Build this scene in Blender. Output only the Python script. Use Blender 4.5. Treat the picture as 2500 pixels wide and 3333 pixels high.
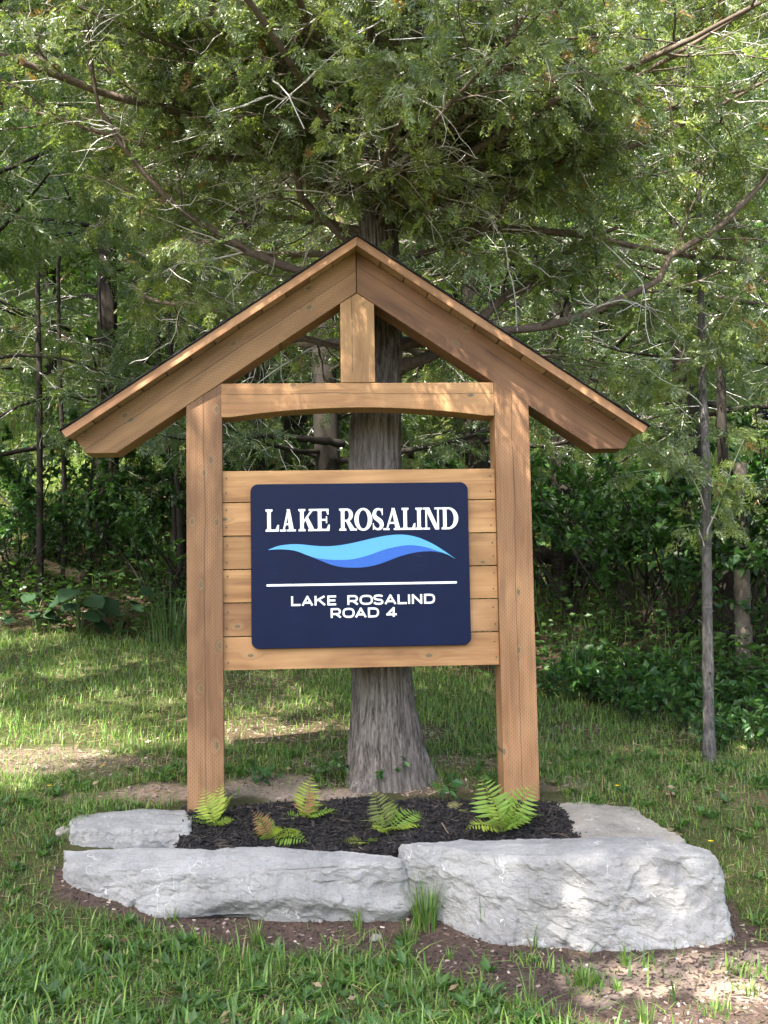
import bpy, bmesh, math, random
import numpy as np
from mathutils import Vector, Matrix, noise as mnoise

random.seed(4)
rng = np.random.default_rng(7)
scene = bpy.context.scene
for o in list(bpy.data.objects):
    bpy.data.objects.remove(o)

# ------------------------------------------------------------------ camera, sky, sun, exposure
FPX = 3500.0                                   # focal length in pixels of the 2500 x 3333 frame
PITCH, ROLL, YAW = math.radians(4.223), math.radians(-0.974), math.radians(3.673)
CAM = np.array([-0.243, -5.8333, 1.134])
_f = np.array([math.sin(YAW)*math.cos(PITCH), math.cos(YAW)*math.cos(PITCH), math.sin(PITCH)])
_r0 = np.array([math.cos(YAW), -math.sin(YAW), 0.0]); _u0 = np.cross(_r0, _f)
RT = math.cos(ROLL)*_r0 + math.sin(ROLL)*_u0
UP = -math.sin(ROLL)*_r0 + math.cos(ROLL)*_u0
cam = bpy.data.cameras.new("camera"); cam_o = bpy.data.objects.new("camera", cam)
scene.collection.objects.link(cam_o)
cam.sensor_fit = 'VERTICAL'; cam.sensor_height = 36.0; cam.sensor_width = 27.0
cam.lens = 36.0*FPX/3333.0
cam.clip_end = 500
cam_o.matrix_world = Matrix(((RT[0], UP[0], -_f[0], CAM[0]), (RT[1], UP[1], -_f[1], CAM[1]), (RT[2], UP[2], -_f[2], CAM[2]), (0, 0, 0, 1)))
scene.camera = cam_o

SUN_EL, SUN_AZ = math.radians(52), math.radians(212)      # azimuth measured from +Y towards +X
SUND = Vector((math.sin(SUN_AZ)*math.cos(SUN_EL), math.cos(SUN_AZ)*math.cos(SUN_EL), math.sin(SUN_EL)))
world = bpy.data.worlds.new("World"); scene.world = world; world.use_nodes = True
wn = world.node_tree; bg = wn.nodes["Background"]
sky = wn.nodes.new("ShaderNodeTexSky"); sky.sky_type = 'NISHITA'; sky.sun_disc = False
sky.dust_density = 3.0; sky.ozone_density = 0.6; sky.air_density = 1.0; sky.sun_elevation = SUN_EL; sky.sun_rotation = SUN_AZ
wn.links.new(sky.outputs[0], bg.inputs[0]); bg.inputs[1].default_value = 0.15
sl = bpy.data.lights.new("sun", 'SUN'); sl.energy = 4.8; sl.angle = math.radians(0.55); sl.color = (1.0, 0.94, 0.84)
so = bpy.data.objects.new("sun", sl); scene.collection.objects.link(so)
so.rotation_euler = SUND.to_track_quat('Z', 'Y').to_euler()
vs = scene.view_settings
vs.view_transform = 'Standard'; vs.look = 'None'; vs.gamma = 1.0; vs.use_curve_mapping = False
vs.exposure = 2.42
scene.cycles.use_denoising = True
scene.cycles.max_bounces = 8; scene.cycles.diffuse_bounces = 4; scene.cycles.transmission_bounces = 4
scene.cycles.sample_clamp_indirect = 4.0

# ------------------------------------------------------------------ helpers
def ray(px, py):
    return _f + RT*((px-1250.0)/FPX) - UP*((py-1666.5)/FPX)
def at(px, py, Y):
    d = ray(px, py); return CAM + d*((Y-CAM[1])/d[1])
def sm(t):
    t = np.clip(t, 0, 1); return t*t*(3-2*t)
def _h(ix, iy, iz):
    n = (ix*73856093) ^ (iy*19349663) ^ (iz*83492791)
    n = (n ^ (n >> 13)) * 1274126177
    n = n & 0x7fffffff
    n = ((n ^ (n >> 15)) * 2246822519) & 0x7fffffff
    return n/float(0x7fffffff)
def vnoise(x, y, z=0.0):
    x, y, z = np.broadcast_arrays(np.asarray(x, float), np.asarray(y, float), np.asarray(z, float))
    x0 = np.floor(x).astype(np.int64); y0 = np.floor(y).astype(np.int64); z0 = np.floor(z).astype(np.int64)
    u = x-x0; v = y-y0; w = z-z0
    u = u*u*(3-2*u); v = v*v*(3-2*v); w = w*w*(3-2*w)
    r = 0
    for i in (0, 1):
        for j in (0, 1):
            for k in (0, 1):
                r = r + _h(x0+i, y0+j, z0+k)*(u if i else 1-u)*(v if j else 1-v)*(w if k else 1-w)
    return r*2-1
def fbm(x, y, z=0.0, o=4):
    a, s, t = 1.0, 0.0, 0.0
    for i in range(o):
        s = s + a*vnoise(np.asarray(x)*2**i+17*i, np.asarray(y)*2**i, np.asarray(z)*2**i); t += a; a *= .5
    return s/t
def unit(v):
    return v/np.maximum(np.linalg.norm(v, axis=-1, keepdims=True), 1e-9)

def link(name, me, mat=None, parent=None, label=None, cat=None, group=None, kind=None):
    o = bpy.data.objects.new(name, me); scene.collection.objects.link(o)
    if mat is not None and me is not None and len(me.materials) == 0: me.materials.append(mat)
    if parent is not None: o.parent = parent
    tag(o, label, cat, group, kind)
    return o
def tag(o, label=None, cat=None, group=None, kind=None):
    if label: o["label"] = label
    if cat: o["category"] = cat
    if group: o["group"] = group
    if kind: o["kind"] = kind
def empty(name, loc, label, cat, group=None):
    o = bpy.data.objects.new(name, None); scene.collection.objects.link(o); o.location = loc
    tag(o, label, cat, group); return o
def copy_tree(root, loc, rz=0.0, scale=1.0, label=None, group=None):
    r = root.copy(); scene.collection.objects.link(r); r.location = loc
    r.rotation_euler = (0, 0, rz); r.scale = (scale,)*3
    if label: r["label"] = label
    if group: r["group"] = group
    for ch in root.children:
        c = ch.copy(); scene.collection.objects.link(c); c.parent = r
        for g in ch.children:
            d = g.copy(); scene.collection.objects.link(d); d.parent = c
    return r
def mesh_np(name, V, F, col=None, smooth=False):
    V = np.asarray(V, np.float32).reshape(-1, 3); F = np.asarray(F, np.int32)
    me = bpy.data.meshes.new(name)
    me.vertices.add(len(V)); me.vertices.foreach_set("co", V.ravel())
    k = F.shape[1]
    me.loops.add(F.size); me.loops.foreach_set("vertex_index", F.ravel())
    me.polygons.add(len(F)); me.polygons.foreach_set("loop_start", np.arange(0, F.size, k, dtype=np.int32))
    me.polygons.foreach_set("loop_total", np.full(len(F), k, np.int32))
    me.polygons.foreach_set("use_smooth", np.full(len(F), bool(smooth)))
    if col is not None:
        a = me.color_attributes.new("Col", 'FLOAT_COLOR', 'POINT')
        c = np.ones((len(V), 4), np.float32); c[:, :3] = col
        a.data.foreach_set("color", c.ravel())
    me.update(calc_edges=True); me.validate()
    return me
class Acc:
    """collects vertices, faces of one size and colours for one mesh"""
    def __init__(s): s.V = []; s.F = []; s.C = []; s.n = 0
    def add(s, V, F, C=None):
        V = np.asarray(V).reshape(-1, 3); s.V.append(V); s.F.append(np.asarray(F)+s.n); s.n += len(V)
        if C is not None: s.C.append(np.broadcast_to(np.asarray(C), (len(V), 3)))
    def mesh(s, name, smooth=False):
        return mesh_np(name, np.concatenate(s.V), np.concatenate(s.F), np.concatenate(s.C) if s.C else None, smooth)
def tubes(P, Rd, k=5, cap=False):
    """P (N,M,3) polylines, Rd (N,M) radii -> vertices and quads"""
    P = np.asarray(P, float); N, M, _ = P.shape
    T = np.empty_like(P); T[:, 1:-1] = P[:, 2:]-P[:, :-2]; T[:, 0] = P[:, 1]-P[:, 0]; T[:, -1] = P[:, -1]-P[:, -2]
    T = unit(T)
    ref = np.where(np.abs(T[:, :1, 2:3]) > .8, np.array([1., 0.1, 0]), np.array([0.1, 0, 1.]))
    A = unit(np.cross(T, np.broadcast_to(ref, T.shape))); B = np.cross(T, A)
    th = np.arange(k)*2*np.pi/k
    R = np.asarray(Rd)[:, :, None, None]
    V = P[:, :, None, :] + R*(np.cos(th)[None, None, :, None]*A[:, :, None, :] + np.sin(th)[None, None, :, None]*B[:, :, None, :])
    i = np.arange(M-1)[:, None]*k; j = np.arange(k)[None, :]; j2 = (j+1) % k
    F = np.stack([i+j, i+j2, i+k+j2, i+k+j], -1).reshape(-1, 4)
    F = (F[None] + (np.arange(N)*M*k)[:, None, None]).reshape(-1, 4)
    return V.reshape(-1, 3), F
def resample(pts, n):
    pts = np.asarray(pts, float)
    # smooth Catmull-Rom through the points, n samples at even length
    ext = np.vstack([2*pts[0]-pts[1], pts, 2*pts[-1]-pts[-2]]); out = []
    for a in range(len(pts)-1):
        p0, p1, p2, p3 = ext[a:a+4]
        for t in np.linspace(0, 1, 12, endpoint=False):
            out.append(.5*((2*p1)+(-p0+p2)*t+(2*p0-5*p1+4*p2-p3)*t*t+(-p0+3*p1-3*p2+p3)*t**3))
    out.append(pts[-1]); out = np.array(out)
    s = np.r_[0, np.cumsum(np.linalg.norm(np.diff(out, axis=0), axis=1))]
    q = np.linspace(0, s[-1], n)
    return np.stack([np.interp(q, s, out[:, c]) for c in range(out.shape[1])], -1)
def grow(S, D, L, nseg, wob, grav, r=rng):
    """random polylines from S along D of length L"""
    N = len(S); P = np.empty((N, nseg+1, 3)); P[:, 0] = S; d = unit(np.asarray(D, float)); st = (np.asarray(L)/nseg)[:, None]
    for i in range(nseg):
        P[:, i+1] = P[:, i]+d*st
        d = d + r.normal(0, wob, (N, 3)); d[:, 2] += grav; d = unit(d)
    return P
def along(P, idx, t):
    M = P.shape[1]; q = t*(M-1); i = np.minimum(q.astype(int), M-2); f = (q-i)[:, None]
    a = P[idx, i]; b = P[idx, i+1]
    return a*(1-f)+b*f, unit(b-a)
def place(tv, tf, O, A, Nn, S):
    """copies of a template (x along A, z along Nn) at O with size S"""
    A = unit(A); side = unit(np.cross(Nn, A)); Nn = np.cross(A, side)
    S = np.asarray(S)[:, None, None]
    V = O[:, None, :] + S*(tv[None, :, 0:1]*A[:, None, :] + tv[None, :, 1:2]*side[:, None, :] + tv[None, :, 2:3]*Nn[:, None, :])
    F = tf[None] + (np.arange(len(O))*len(tv))[:, None, None]
    return V.reshape(-1, 3), F.reshape(-1, tf.shape[1])

# ------------------------------------------------------------------ materials
def mat_new(name):
    m = bpy.data.materials.new(name); m.use_nodes = True
    nt = m.node_tree; b = nt.nodes["Principled BSDF"]
    return m, nt, b
class NB:
    """short hand for node building"""
    def __init__(s, nt): s.nt = nt
    def n(s, t, **kw):
        x = s.nt.nodes.new(t)
        for k, v in kw.items(): setattr(x, k, v)
        return x
    def l(s, a, b): s.nt.links.new(a, b)
    def val(s, x, inp):
        if hasattr(x, 'is_output') or hasattr(x, 'links'): s.l(x, inp)
        else: inp.default_value = x
    def math(s, op, a, b=None, c=None, clamp=False):
        x = s.n("ShaderNodeMath", operation=op); x.use_clamp = clamp
        s.val(a, x.inputs[0])
        if b is not None: s.val(b, x.inputs[1])
        if c is not None: s.val(c, x.inputs[2])
        return x.outputs[0]
    def noise(s, vec, scale, detail=4, rough=.55, dist=0.0):
        x = s.n("ShaderNodeTexNoise"); s.l(vec, x.inputs["Vector"])
        x.inputs["Scale"].default_value = scale; x.inputs["Detail"].default_value = detail
        x.inputs["Roughness"].default_value = rough; x.inputs["Distortion"].default_value = dist
        return x.outputs["Fac"]
    def mapping(s, vec, scale=(1, 1, 1), loc=None):
        x = s.n("ShaderNodeMapping"); s.l(vec, x.inputs["Vector"]); x.inputs["Scale"].default_value = scale
        if loc is not None: s.val(loc, x.inputs["Location"])
        return x.outputs[0]
    def ramp(s, fac, stops, interp='LINEAR'):
        x = s.n("ShaderNodeValToRGB"); x.color_ramp.interpolation = interp; s.l(fac, x.inputs[0])
        e = x.color_ramp.elements
        while len(e) < len(stops): e.new(.5)
        for k, (p, c) in enumerate(stops):
            e[k].position = p; e[k].color = tuple(c)+(1,) if len(c) == 3 else c
        return x.outputs[0]
    def mix(s, fac, a, b, mode='MIX'):
        x = s.n("ShaderNodeMix", data_type='RGBA', blend_type=mode); s.val(fac, x.inputs[0])
        for v, i in ((a, 6), (b, 7)):
            if isinstance(v, tuple): x.inputs[i].default_value = v+(1,) if len(v) == 3 else v
            else: s.l(v, x.inputs[i])
        return x.outputs[2]
    def bump(s, h, strength, dist, b):
        x = s.n("ShaderNodeBump"); s.l(h, x.inputs["Height"]); x.inputs["Strength"].default_value = strength
        x.inputs["Distance"].default_value = dist; s.l(x.outputs[0], b.inputs["Normal"]); return x
    def obj(s): return s.n("ShaderNodeTexCoord").outputs["Object"]
    def rnd(s): return s.n("ShaderNodeObjectInfo").outputs["Random"]
    def sep(s, v):
        x = s.n("ShaderNodeSeparateXYZ"); s.l(v, x.inputs[0]); return x.outputs

def wood_mat(name, dark, mid, light, incise=0.0, knots=True, check=None, rough=.62):
    """sawn timber: grain along local X; optional incising slits, knots and one drying check along the length"""
    m, nt, b = mat_new(name); N = NB(nt); co = N.obj(); r = N.rnd()
    off = N.n("ShaderNodeCombineXYZ"); N.l(N.math('MULTIPLY', r, 37.0), off.inputs[0]); N.l(N.math('MULTIPLY', r, 11.0), off.inputs[2])
    add = N.n("ShaderNodeVectorMath", operation='ADD'); N.l(co, add.inputs[0]); N.l(off.outputs[0], add.inputs[1]); v = add.outputs[0]
    # knots bend the grain
    sv = N.sep(v); kv = N.n("ShaderNodeCombineXYZ"); N.l(N.math('MULTIPLY', sv[0], 1.9), kv.inputs[0]); N.l(N.math('MULTIPLY', sv[2], 3.6), kv.inputs[1]); vor = N.n("ShaderNodeTexVoronoi"); vor.voronoi_dimensions = '2D'
    N.l(kv.outputs[0], vor.inputs["Vector"]); vor.inputs["Scale"].default_value = 1.7; vor.inputs["Randomness"].default_value = 1.0
    kd = vor.outputs["Distance"]
    kc = N.sep(vor.outputs["Color"])[0]; kd = N.math('ADD', kd, N.math('MULTIPLY', N.math('GREATER_THAN', kc, .62), 1.0))
    kd = N.math('ADD', kd, N.math('MULTIPLY', N.math('SUBTRACT', N.noise(N.mapping(v, (40, 40, 40)), 1.0, 2), .5), .03))
    near = N.math('SUBTRACT', 1.0, N.math('DIVIDE', kd, 0.26), clamp=True)
    warp = N.n("ShaderNodeVectorMath", operation='MULTIPLY_ADD')
    cz = N.n("ShaderNodeCombineXYZ"); N.l(N.math('MULTIPLY', N.math('MULTIPLY', near, near), .16 if knots else 0.0), cz.inputs[2])
    N.l(v, warp.inputs[0]); warp.inputs[1].default_value = (1, 1, 1); N.l(cz.outputs[0], warp.inputs[2]); gv = warp.outputs[0]
    g1 = N.noise(N.mapping(gv, (1.1, 14, 22)), 1.0, 5, .6, .7)
    g2 = N.noise(N.mapping(gv, (4, 90, 150)), 1.0, 3, .6, .3)
    g3 = N.noise(N.mapping(v, (2.2, 5, 5)), 1.0, 3, .5)
    c = N.ramp(g1, [(.28, dark), (.5, mid), (.72, light)])
    tone = N.math('ADD', .46, N.math('MULTIPLY', N.math('FRACT', N.math('MULTIPLY', r, 7.31)), .42)); tn = N.n("ShaderNodeCombineColor")
    N.l(tone, tn.inputs[0]); N.l(N.math('MULTIPLY', tone, N.math('ADD', .925, N.math('MULTIPLY', r, .07))), tn.inputs[1]); N.l(N.math('MULTIPLY', tone, .93), tn.inputs[2])
    c = N.mix(1.0, c, tn.outputs[0], 'MULTIPLY')
    c = N.mix(N.math('MULTIPLY', N.math('SUBTRACT', g2, .38), .6, clamp=True), c, tuple(x*.62 for x in dark))
    c = N.mix(N.math('MULTIPLY', N.math('SUBTRACT', g3, .45), 1.5, clamp=True), c, tuple(x*1.12 for x in light))
    g4 = N.noise(N.mapping(v, (1.4, 6, 9)), 1.0, 4, .6, .5); c = N.mix(N.math('MULTIPLY', N.math('SUBTRACT', g4, .54), 3.2, clamp=True), c, tuple(x*.6 for x in dark))
    if knots:
        core = N.math('LESS_THAN', kd, .042); halo = N.math('MULTIPLY', N.math('SUBTRACT', 1.0, N.math('DIVIDE', kd, .115), clamp=True), .85)
        c = N.mix(halo, c, (.19, .155, .075)); c = N.mix(N.math('MULTIPLY', core, .7), c, (.10, .06, .035)); rim = N.math('LESS_THAN', N.math('ABSOLUTE', N.math('SUBTRACT', kd, .043)), .006); c = N.mix(N.math('MULTIPLY', rim, .6), c, (.04, .028, .018))
    x, y, z = N.sep(co)
    h = N.math('MULTIPLY', g2, .35)
    if incise:
        # staggered slits pressed into the treated timber
        row = N.math('DIVIDE', z, .0105); ri = N.math('FLOOR', row); par = N.math('MULTIPLY', N.math('MODULO', N.math('ABSOLUTE', ri), 2.0), .5)
        fx = N.math('FRACT', N.math('ADD', N.math('DIVIDE', x, .0225), par)); fz = N.math('FRACT', row)
        ox = N.math('LESS_THAN', N.math('ABSOLUTE', N.math('SUBTRACT', fx, .5)), .27); oz = N.math('LESS_THAN', N.math('ABSOLUTE', N.math('SUBTRACT', fz, .5)), .2)
        band = N.math('GREATER_THAN', N.noise(N.mapping(v, (.5, 3, 14)), 1.0, 1), .42)
        slit = N.math('MULTIPLY', N.math('MULTIPLY', ox, oz), N.math('ADD', N.math('MULTIPLY', band, .6), .4))
        c = N.mix(N.math('MULTIPLY', slit, .62*incise), c, tuple(q*.38 for q in dark))
        h = N.math('SUBTRACT', h, N.math('MULTIPLY', slit, .9*incise))
    if check is not None:
        wv = N.noise(N.mapping(v, (1.3, .01, .01)), 1.0, 4, .6)
        d = N.math('ABSOLUTE', N.math('SUBTRACT', N.math('SUBTRACT', z, check), N.math('MULTIPLY', N.math('SUBTRACT', wv, .5), .04)))
        ck = N.math('MULTIPLY', N.math('LESS_THAN', d, .0018), N.math('GREATER_THAN', N.noise(N.mapping(v, (1.1, .01, .01), ), 1.0, 1), .36))
        c = N.mix(N.math('MULTIPLY', ck, .65), c, (.02, .012, .008)); h = N.math('SUBTRACT', h, N.math('MULTIPLY', ck, 2.0))
    N.l(c, b.inputs["Base Color"]); b.inputs["Roughness"].default_value = rough
    b.inputs["Specular IOR Level"].default_value = .35
    N.bump(h, .5, .002, b)
    return m

def foliage_mat(name, trans=.4, rough=.38, spec=.5, sat=1.0):
    m, nt, b = mat_new(name); N = NB(nt)
    a = N.n("ShaderNodeVertexColor", layer_name="Col").outputs[0]
    N.l(a, b.inputs["Base Color"]); b.inputs["Roughness"].default_value = rough; b.inputs["Specular IOR Level"].default_value = spec
    t = N.n("ShaderNodeBsdfTranslucent"); tc = N.mix(1.0, a, (1.25, 1.35, .55), 'MULTIPLY'); N.l(tc, t.inputs[0])
    mx = N.n("ShaderNodeMixShader"); mx.inputs[0].default_value = trans
    N.l(b.outputs[0], mx.inputs[1]); N.l(t.outputs[0], mx.inputs[2])
    N.l(mx.outputs[0], nt.nodes["Material Output"].inputs[0])
    return m
def simple_mat(name, col, rough=.7, spec=.3, metal=0.0):
    m, nt, b = mat_new(name); b.inputs["Base Color"].default_value = tuple(col)+(1,); b.inputs["Roughness"].default_value = rough
    b.inputs["Specular IOR Level"].default_value = spec; return m
def bark_mat(name, dark, light, vs=(9, 9, 1.6), rough=.85, bump=.5, rings=False, spec=.2, lohi=(.34, .62)):
    m, nt, b = mat_new(name); N = NB(nt); co = N.obj()
    g = N.noise(N.mapping(co, vs), 3.0, 6, .65, .4); g2 = N.noise(co, 3.0, 3); g3 = N.noise(N.mapping(co, (vs[0]*4, vs[1]*4, vs[2]*3)), 4.0, 3)
    f = N.math('ADD', N.math('MULTIPLY', g, .65), N.math('MULTIPLY', g3, .35))
    c = N.ramp(f, [(lohi[0], dark), (lohi[1], light)])
    c = N.mix(N.math('MULTIPLY', N.math('SUBTRACT', g2, .42), 2.0, clamp=True), c, tuple(.55*a+.45*bb for a, bb in zip(dark, light)))
    h = f
    if rings:
        x, y, z = N.sep(co)
        rg = N.noise(N.mapping(co, (.6, .6, 26)), 1.0, 2); pt = N.math('MULTIPLY', N.math('GREATER_THAN', rg, .66), N.math('GREATER_THAN', g3, .45))
        c = N.mix(N.math('MULTIPLY', pt, .6), c, (.25, .24, .23))
    N.l(c, b.inputs["Base Color"]); b.inputs["Roughness"].default_value = rough; b.inputs["Specular IOR Level"].default_value = spec
    N.bump(h, bump, .012, b)
    return m
def col_mat(name, rough=.9, bumpscale=None, spec=.15):
    m, nt, b = mat_new(name); N = NB(nt)
    a = N.n("ShaderNodeVertexColor", layer_name="Col").outputs[0]
    N.l(a, b.inputs["Base Color"]); b.inputs["Roughness"].default_value = rough; b.inputs["Specular IOR Level"].default_value = spec
    return m
def ground_mat():
    m, nt, b = mat_new("soil_and_thatch"); N = NB(nt); co = N.obj()
    a = N.n("ShaderNodeVertexColor", layer_name="Col").outputs[0]
    n1 = N.noise(co, 9, 6, .7); n2 = N.noise(co, 60, 4, .7); n3 = N.noise(co, 2.2, 4)
    c = N.mix(N.math('MULTIPLY', N.math('SUBTRACT', n2, .36), 1.9, clamp=True), N.mix(1.0, a, (.5, .47, .45), 'MULTIPLY'), N.mix(1.0, a, (1.45, 1.4, 1.35), 'MULTIPLY'))
    c = N.mix(N.math('MULTIPLY', N.math('SUBTRACT', n1, .5), 2.4, clamp=True), c, N.mix(1.0, a, (1.25, 1.1, .9), 'MULTIPLY'))
    N.l(c, b.inputs["Base Color"]); b.inputs["Roughness"].default_value = .95; b.inputs["Specular IOR Level"].default_value = .1
    N.bump(N.math('ADD', n1, N.math('MULTIPLY', n2, .5)), .9, .025, b)
    return m
def stone_mat(name, warm=0.0):
    m, nt, b = mat_new(name); N = NB(nt); co = N.obj(); r = N.rnd()
    n1 = N.noise(co, 3.2, 8, .68, .3); n2 = N.noise(N.mapping(co, (1, 1, 2.2)), 14, 8, .75, .6); n3 = N.noise(co, 75, 5, .75)
    c = N.ramp(n1, [(.32, (.215, .211, .204)), (.5, (.32, .314, .302)), (.68, (.42, .41, .39))])
    if warm: c = N.mix(1.0, c, (.92, .86, .76), 'MULTIPLY')
    c = N.mix(N.math('MULTIPLY', N.math('SUBTRACT', n2, .50), 2.2, clamp=True), c, (.27+.06*warm, .245+.02*warm, .205))
    c = N.mix(N.math('MULTIPLY', N.math('SUBTRACT', n3, .56), 3.0, clamp=True), c, (.40, .40, .395))
    c = N.mix(N.math('MULTIPLY', N.math('SUBTRACT', .45, n3), 4.0, clamp=True), c, (.12, .12, .122))
    c = N.mix(N.math('MULTIPLY', N.math('SUBTRACT', .44, n2), 3.0, clamp=True), c, (.15, .145, .135))
    # white scars where the blocks were struck
    wv = N.n("ShaderNodeVectorMath", operation='MULTIPLY_ADD'); nz = N.n("ShaderNodeTexNoise"); N.l(co, nz.inputs["Vector"]); nz.inputs["Scale"].default_value = 7; nz.inputs["Detail"].default_value = 3
    N.l(nz.outputs["Color"], wv.inputs[0]); wv.inputs[1].default_value = (.28, .28, .28); N.l(co, wv.inputs[2])
    vo = N.n("ShaderNodeTexVoronoi", feature='DISTANCE_TO_EDGE'); N.l(N.mapping(wv.outputs[0], (1.6, 1, .55)), vo.inputs["Vector"]); vo.inputs["Scale"].default_value = 3.6
    ln = N.math('LESS_THAN', vo.outputs["Distance"], N.math('MULTIPLY', N.math('SUBTRACT', N.noise(co, 14, 3), .36), .05))
    msk = N.math('GREATER_THAN', N.noise(co, 5.5, 3), .57)
    c = N.mix(N.math('MULTIPLY', N.math('MULTIPLY', ln, msk), .6), c, (.70, .69, .68))
    N.l(c, b.inputs["Base Color"]); b.inputs["Roughness"].default_value = .82; b.inputs["Specular IOR Level"].default_value = .25
    N.bump(N.math('ADD', N.math('ADD', n2, N.math('MULTIPLY', n3, .35)), N.math('MULTIPLY', n1, .6)), 1.0, .022, b)
    return m

M_post = wood_mat("stained_post", (.22, .108, .046), (.345, .18, .082), (.43, .24, .115), incise=.8, check=.0)
M_rafL = wood_mat("stained_rafter_golden", (.22, .112, .045), (.31, .168, .072), (.40, .225, .10), incise=.75, check=-.01)
M_rafR = wood_mat("stained_rafter_brown", (.13, .058, .026), (.215, .105, .048), (.29, .15, .07), incise=.0, check=.012)
M_beam = wood_mat("stained_beam", (.25, .13, .053), (.37, .205, .087), (.46, .27, .12), incise=.25, check=.03)
M_plank = wood_mat("stained_plank", (.26, .125, .048), (.42, .225, .092), (.55, .325, .145), check=None)
M_fascia = wood_mat("stained_trim", (.25, .12, .052), (.36, .185, .085), (.44, .25, .125), knots=False)
M_deck = wood_mat("roof_decking", (.26, .15, .07), (.36, .22, .11), (.43, .28, .15), knots=False)
M_shingle = simple_mat("black_asphalt_shingle", (.012, .012, .014), .95)
M_white = simple_mat("white_vinyl", (.72, .73, .74), .45)
M_lblue = simple_mat("light_blue_vinyl", (.082, .315, .60), .42)
M_dblue = simple_mat("royal_blue_vinyl", (.022, .10, .40), .42)
M_nail = simple_mat("rusty_nail_head", (.05, .035, .025), .5)
def panel_mat():
    m, nt, b = mat_new("navy_panel_paint"); N = NB(nt); co = N.obj()
    n = N.noise(co, 5, 5, .65); n2 = N.noise(N.mapping(co, (3, 1, 14)), 6, 3)
    c = N.ramp(n, [(.35, (.0024, .0064, .028)), (.7, (.0034, .0082, .035))])
    c = N.mix(N.math('MULTIPLY', N.math('SUBTRACT', N.math('MULTIPLY', n, n2), .36), 1.2, clamp=True), c, (.05, .06, .09))
    N.l(c, b.inputs["Base Color"]); N.l(N.math('ADD', .30, N.math('MULTIPLY', n, .2)), b.inputs["Roughness"]); b.inputs["Specular IOR Level"].default_value = .12
    return m
M_panel = panel_mat()
M_cedar = foliage_mat("cedar_sprays", .54, .34, 1.0)
M_leaf = foliage_mat("broad_leaves", .42, .40, .5)
M_matte = foliage_mat("matt_leaves", .25, .7, .2)
M_far = foliage_mat("forest_leaves", .5, .5, .4)
M_grass = foliage_mat("grass_blades", .40, .42, .45)
M_fern = foliage_mat("fern_fronds", .45, .5, .3)
M_bark = bark_mat("cedar_bark", (.032, .026, .022), (.205, .18, .158), (13, 13, 1.5), bump=1.0, lohi=(.40, .60))
M_limb = bark_mat("limb_bark", (.05, .036, .028), (.15, .115, .09), (10, 10, 10))
M_twig = bark_mat("grey_twig", (.30, .275, .25), (.58, .55, .51), (14, 14, 14), .5, .2, spec=.5)
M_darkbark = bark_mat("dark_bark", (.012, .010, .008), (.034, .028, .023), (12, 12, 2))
M_slim = bark_mat("grey_ringed_bark", (.028, .025, .023), (.135, .125, .117), (22, 22, 6), .75, .9, rings=True, lohi=(.4, .6))
M_twinb = bark_mat("brown_grey_bark", (.05, .042, .034), (.16, .135, .11), (10, 10, 3))
M_log = bark_mat("weathered_log", (.10, .065, .04), (.30, .22, .15), (3, 14, 14))
M_stone = stone_mat("grey_limestone"); M_stonew = stone_mat("buff_limestone", 1.0)
M_chip = col_mat("mulch_chips", .8, spec=.3)
M_ground = ground_mat()
M_bed = None

# ------------------------------------------------------------------ the ground
def edge_y(X): return np.interp(X, [-8, -2.5, 0, 1.5, 2.2, 3, 5, 9], [6.2, 5.5, 5.3, 4.3, 2.9, 2.1, 1.7, 1.7])
def G(X, Y):
    X = np.asarray(X, float); Y = np.asarray(Y, float)
    zf = -.47 + .13*sm((-X-.2)/1.5)
    s = sm((Y+1.0)/1.15)
    gr = np.interp(X, [-8, -2.5, 0, 2, 8], [.14, .13, .10, .05, .045])
    back = gr*np.maximum(Y-.15, 0)
    z = np.where(Y < -1, zf+.02*np.maximum(Y+1, -12), zf*(1-s)+back)
    ov = np.maximum(Y-edge_y(X), 0)
    bank = np.interp(X, [-8, 0, 2, 8], [.50, .44, .34, .34])
    z = z + np.minimum(bank-gr, 1)*np.maximum(ov-.25*(1-np.exp(-ov*3)), 0) + .18*np.maximum(ov-7, 0)
    z = z + .022*fbm(X*1.7, Y*1.7, 3.1, 3) + .07*fbm(X*.5, Y*.5, 9.0, 2)*sm((np.abs(X)-1.6)/2)*sm((Y-.5)/2+.3)
    return z
def ground_at(px, py):
    d = ray(px, py); t = 3.0
    for _ in range(600):
        p = CAM+d*t
        if p[2] < float(G(p[0], p[1])): break
        t += .03
    return p
def gxy(px, py):
    p = ground_at(px, py); return (p[0], p[1])
def inpoly(X, Y, poly):
    r = np.zeros(np.shape(X), bool); n = len(poly); j = n-1
    for i in range(n):
        xi, yi = poly[i]; xj, yj = poly[j]
        c = ((yi > Y) != (yj > Y)) & (X < (xj-xi)*(Y-yi)/(yj-yi+1e-12)+xi)
        r ^= c; j = i
    return r
SOIL = [gxy(*p) for p in [(130, 2830), (190, 2910), (330, 2985), (560, 3045), (820, 3100), (1100, 3120), (1330, 3105), (1460, 3190), (1640, 3262), (1900, 3350), (2100, 3420), (2640, 3420), (2640, 3080), (2430, 3030), (2390, 2960)]] + [(1.5, -.5), (-1.4, -.35)]
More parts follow.
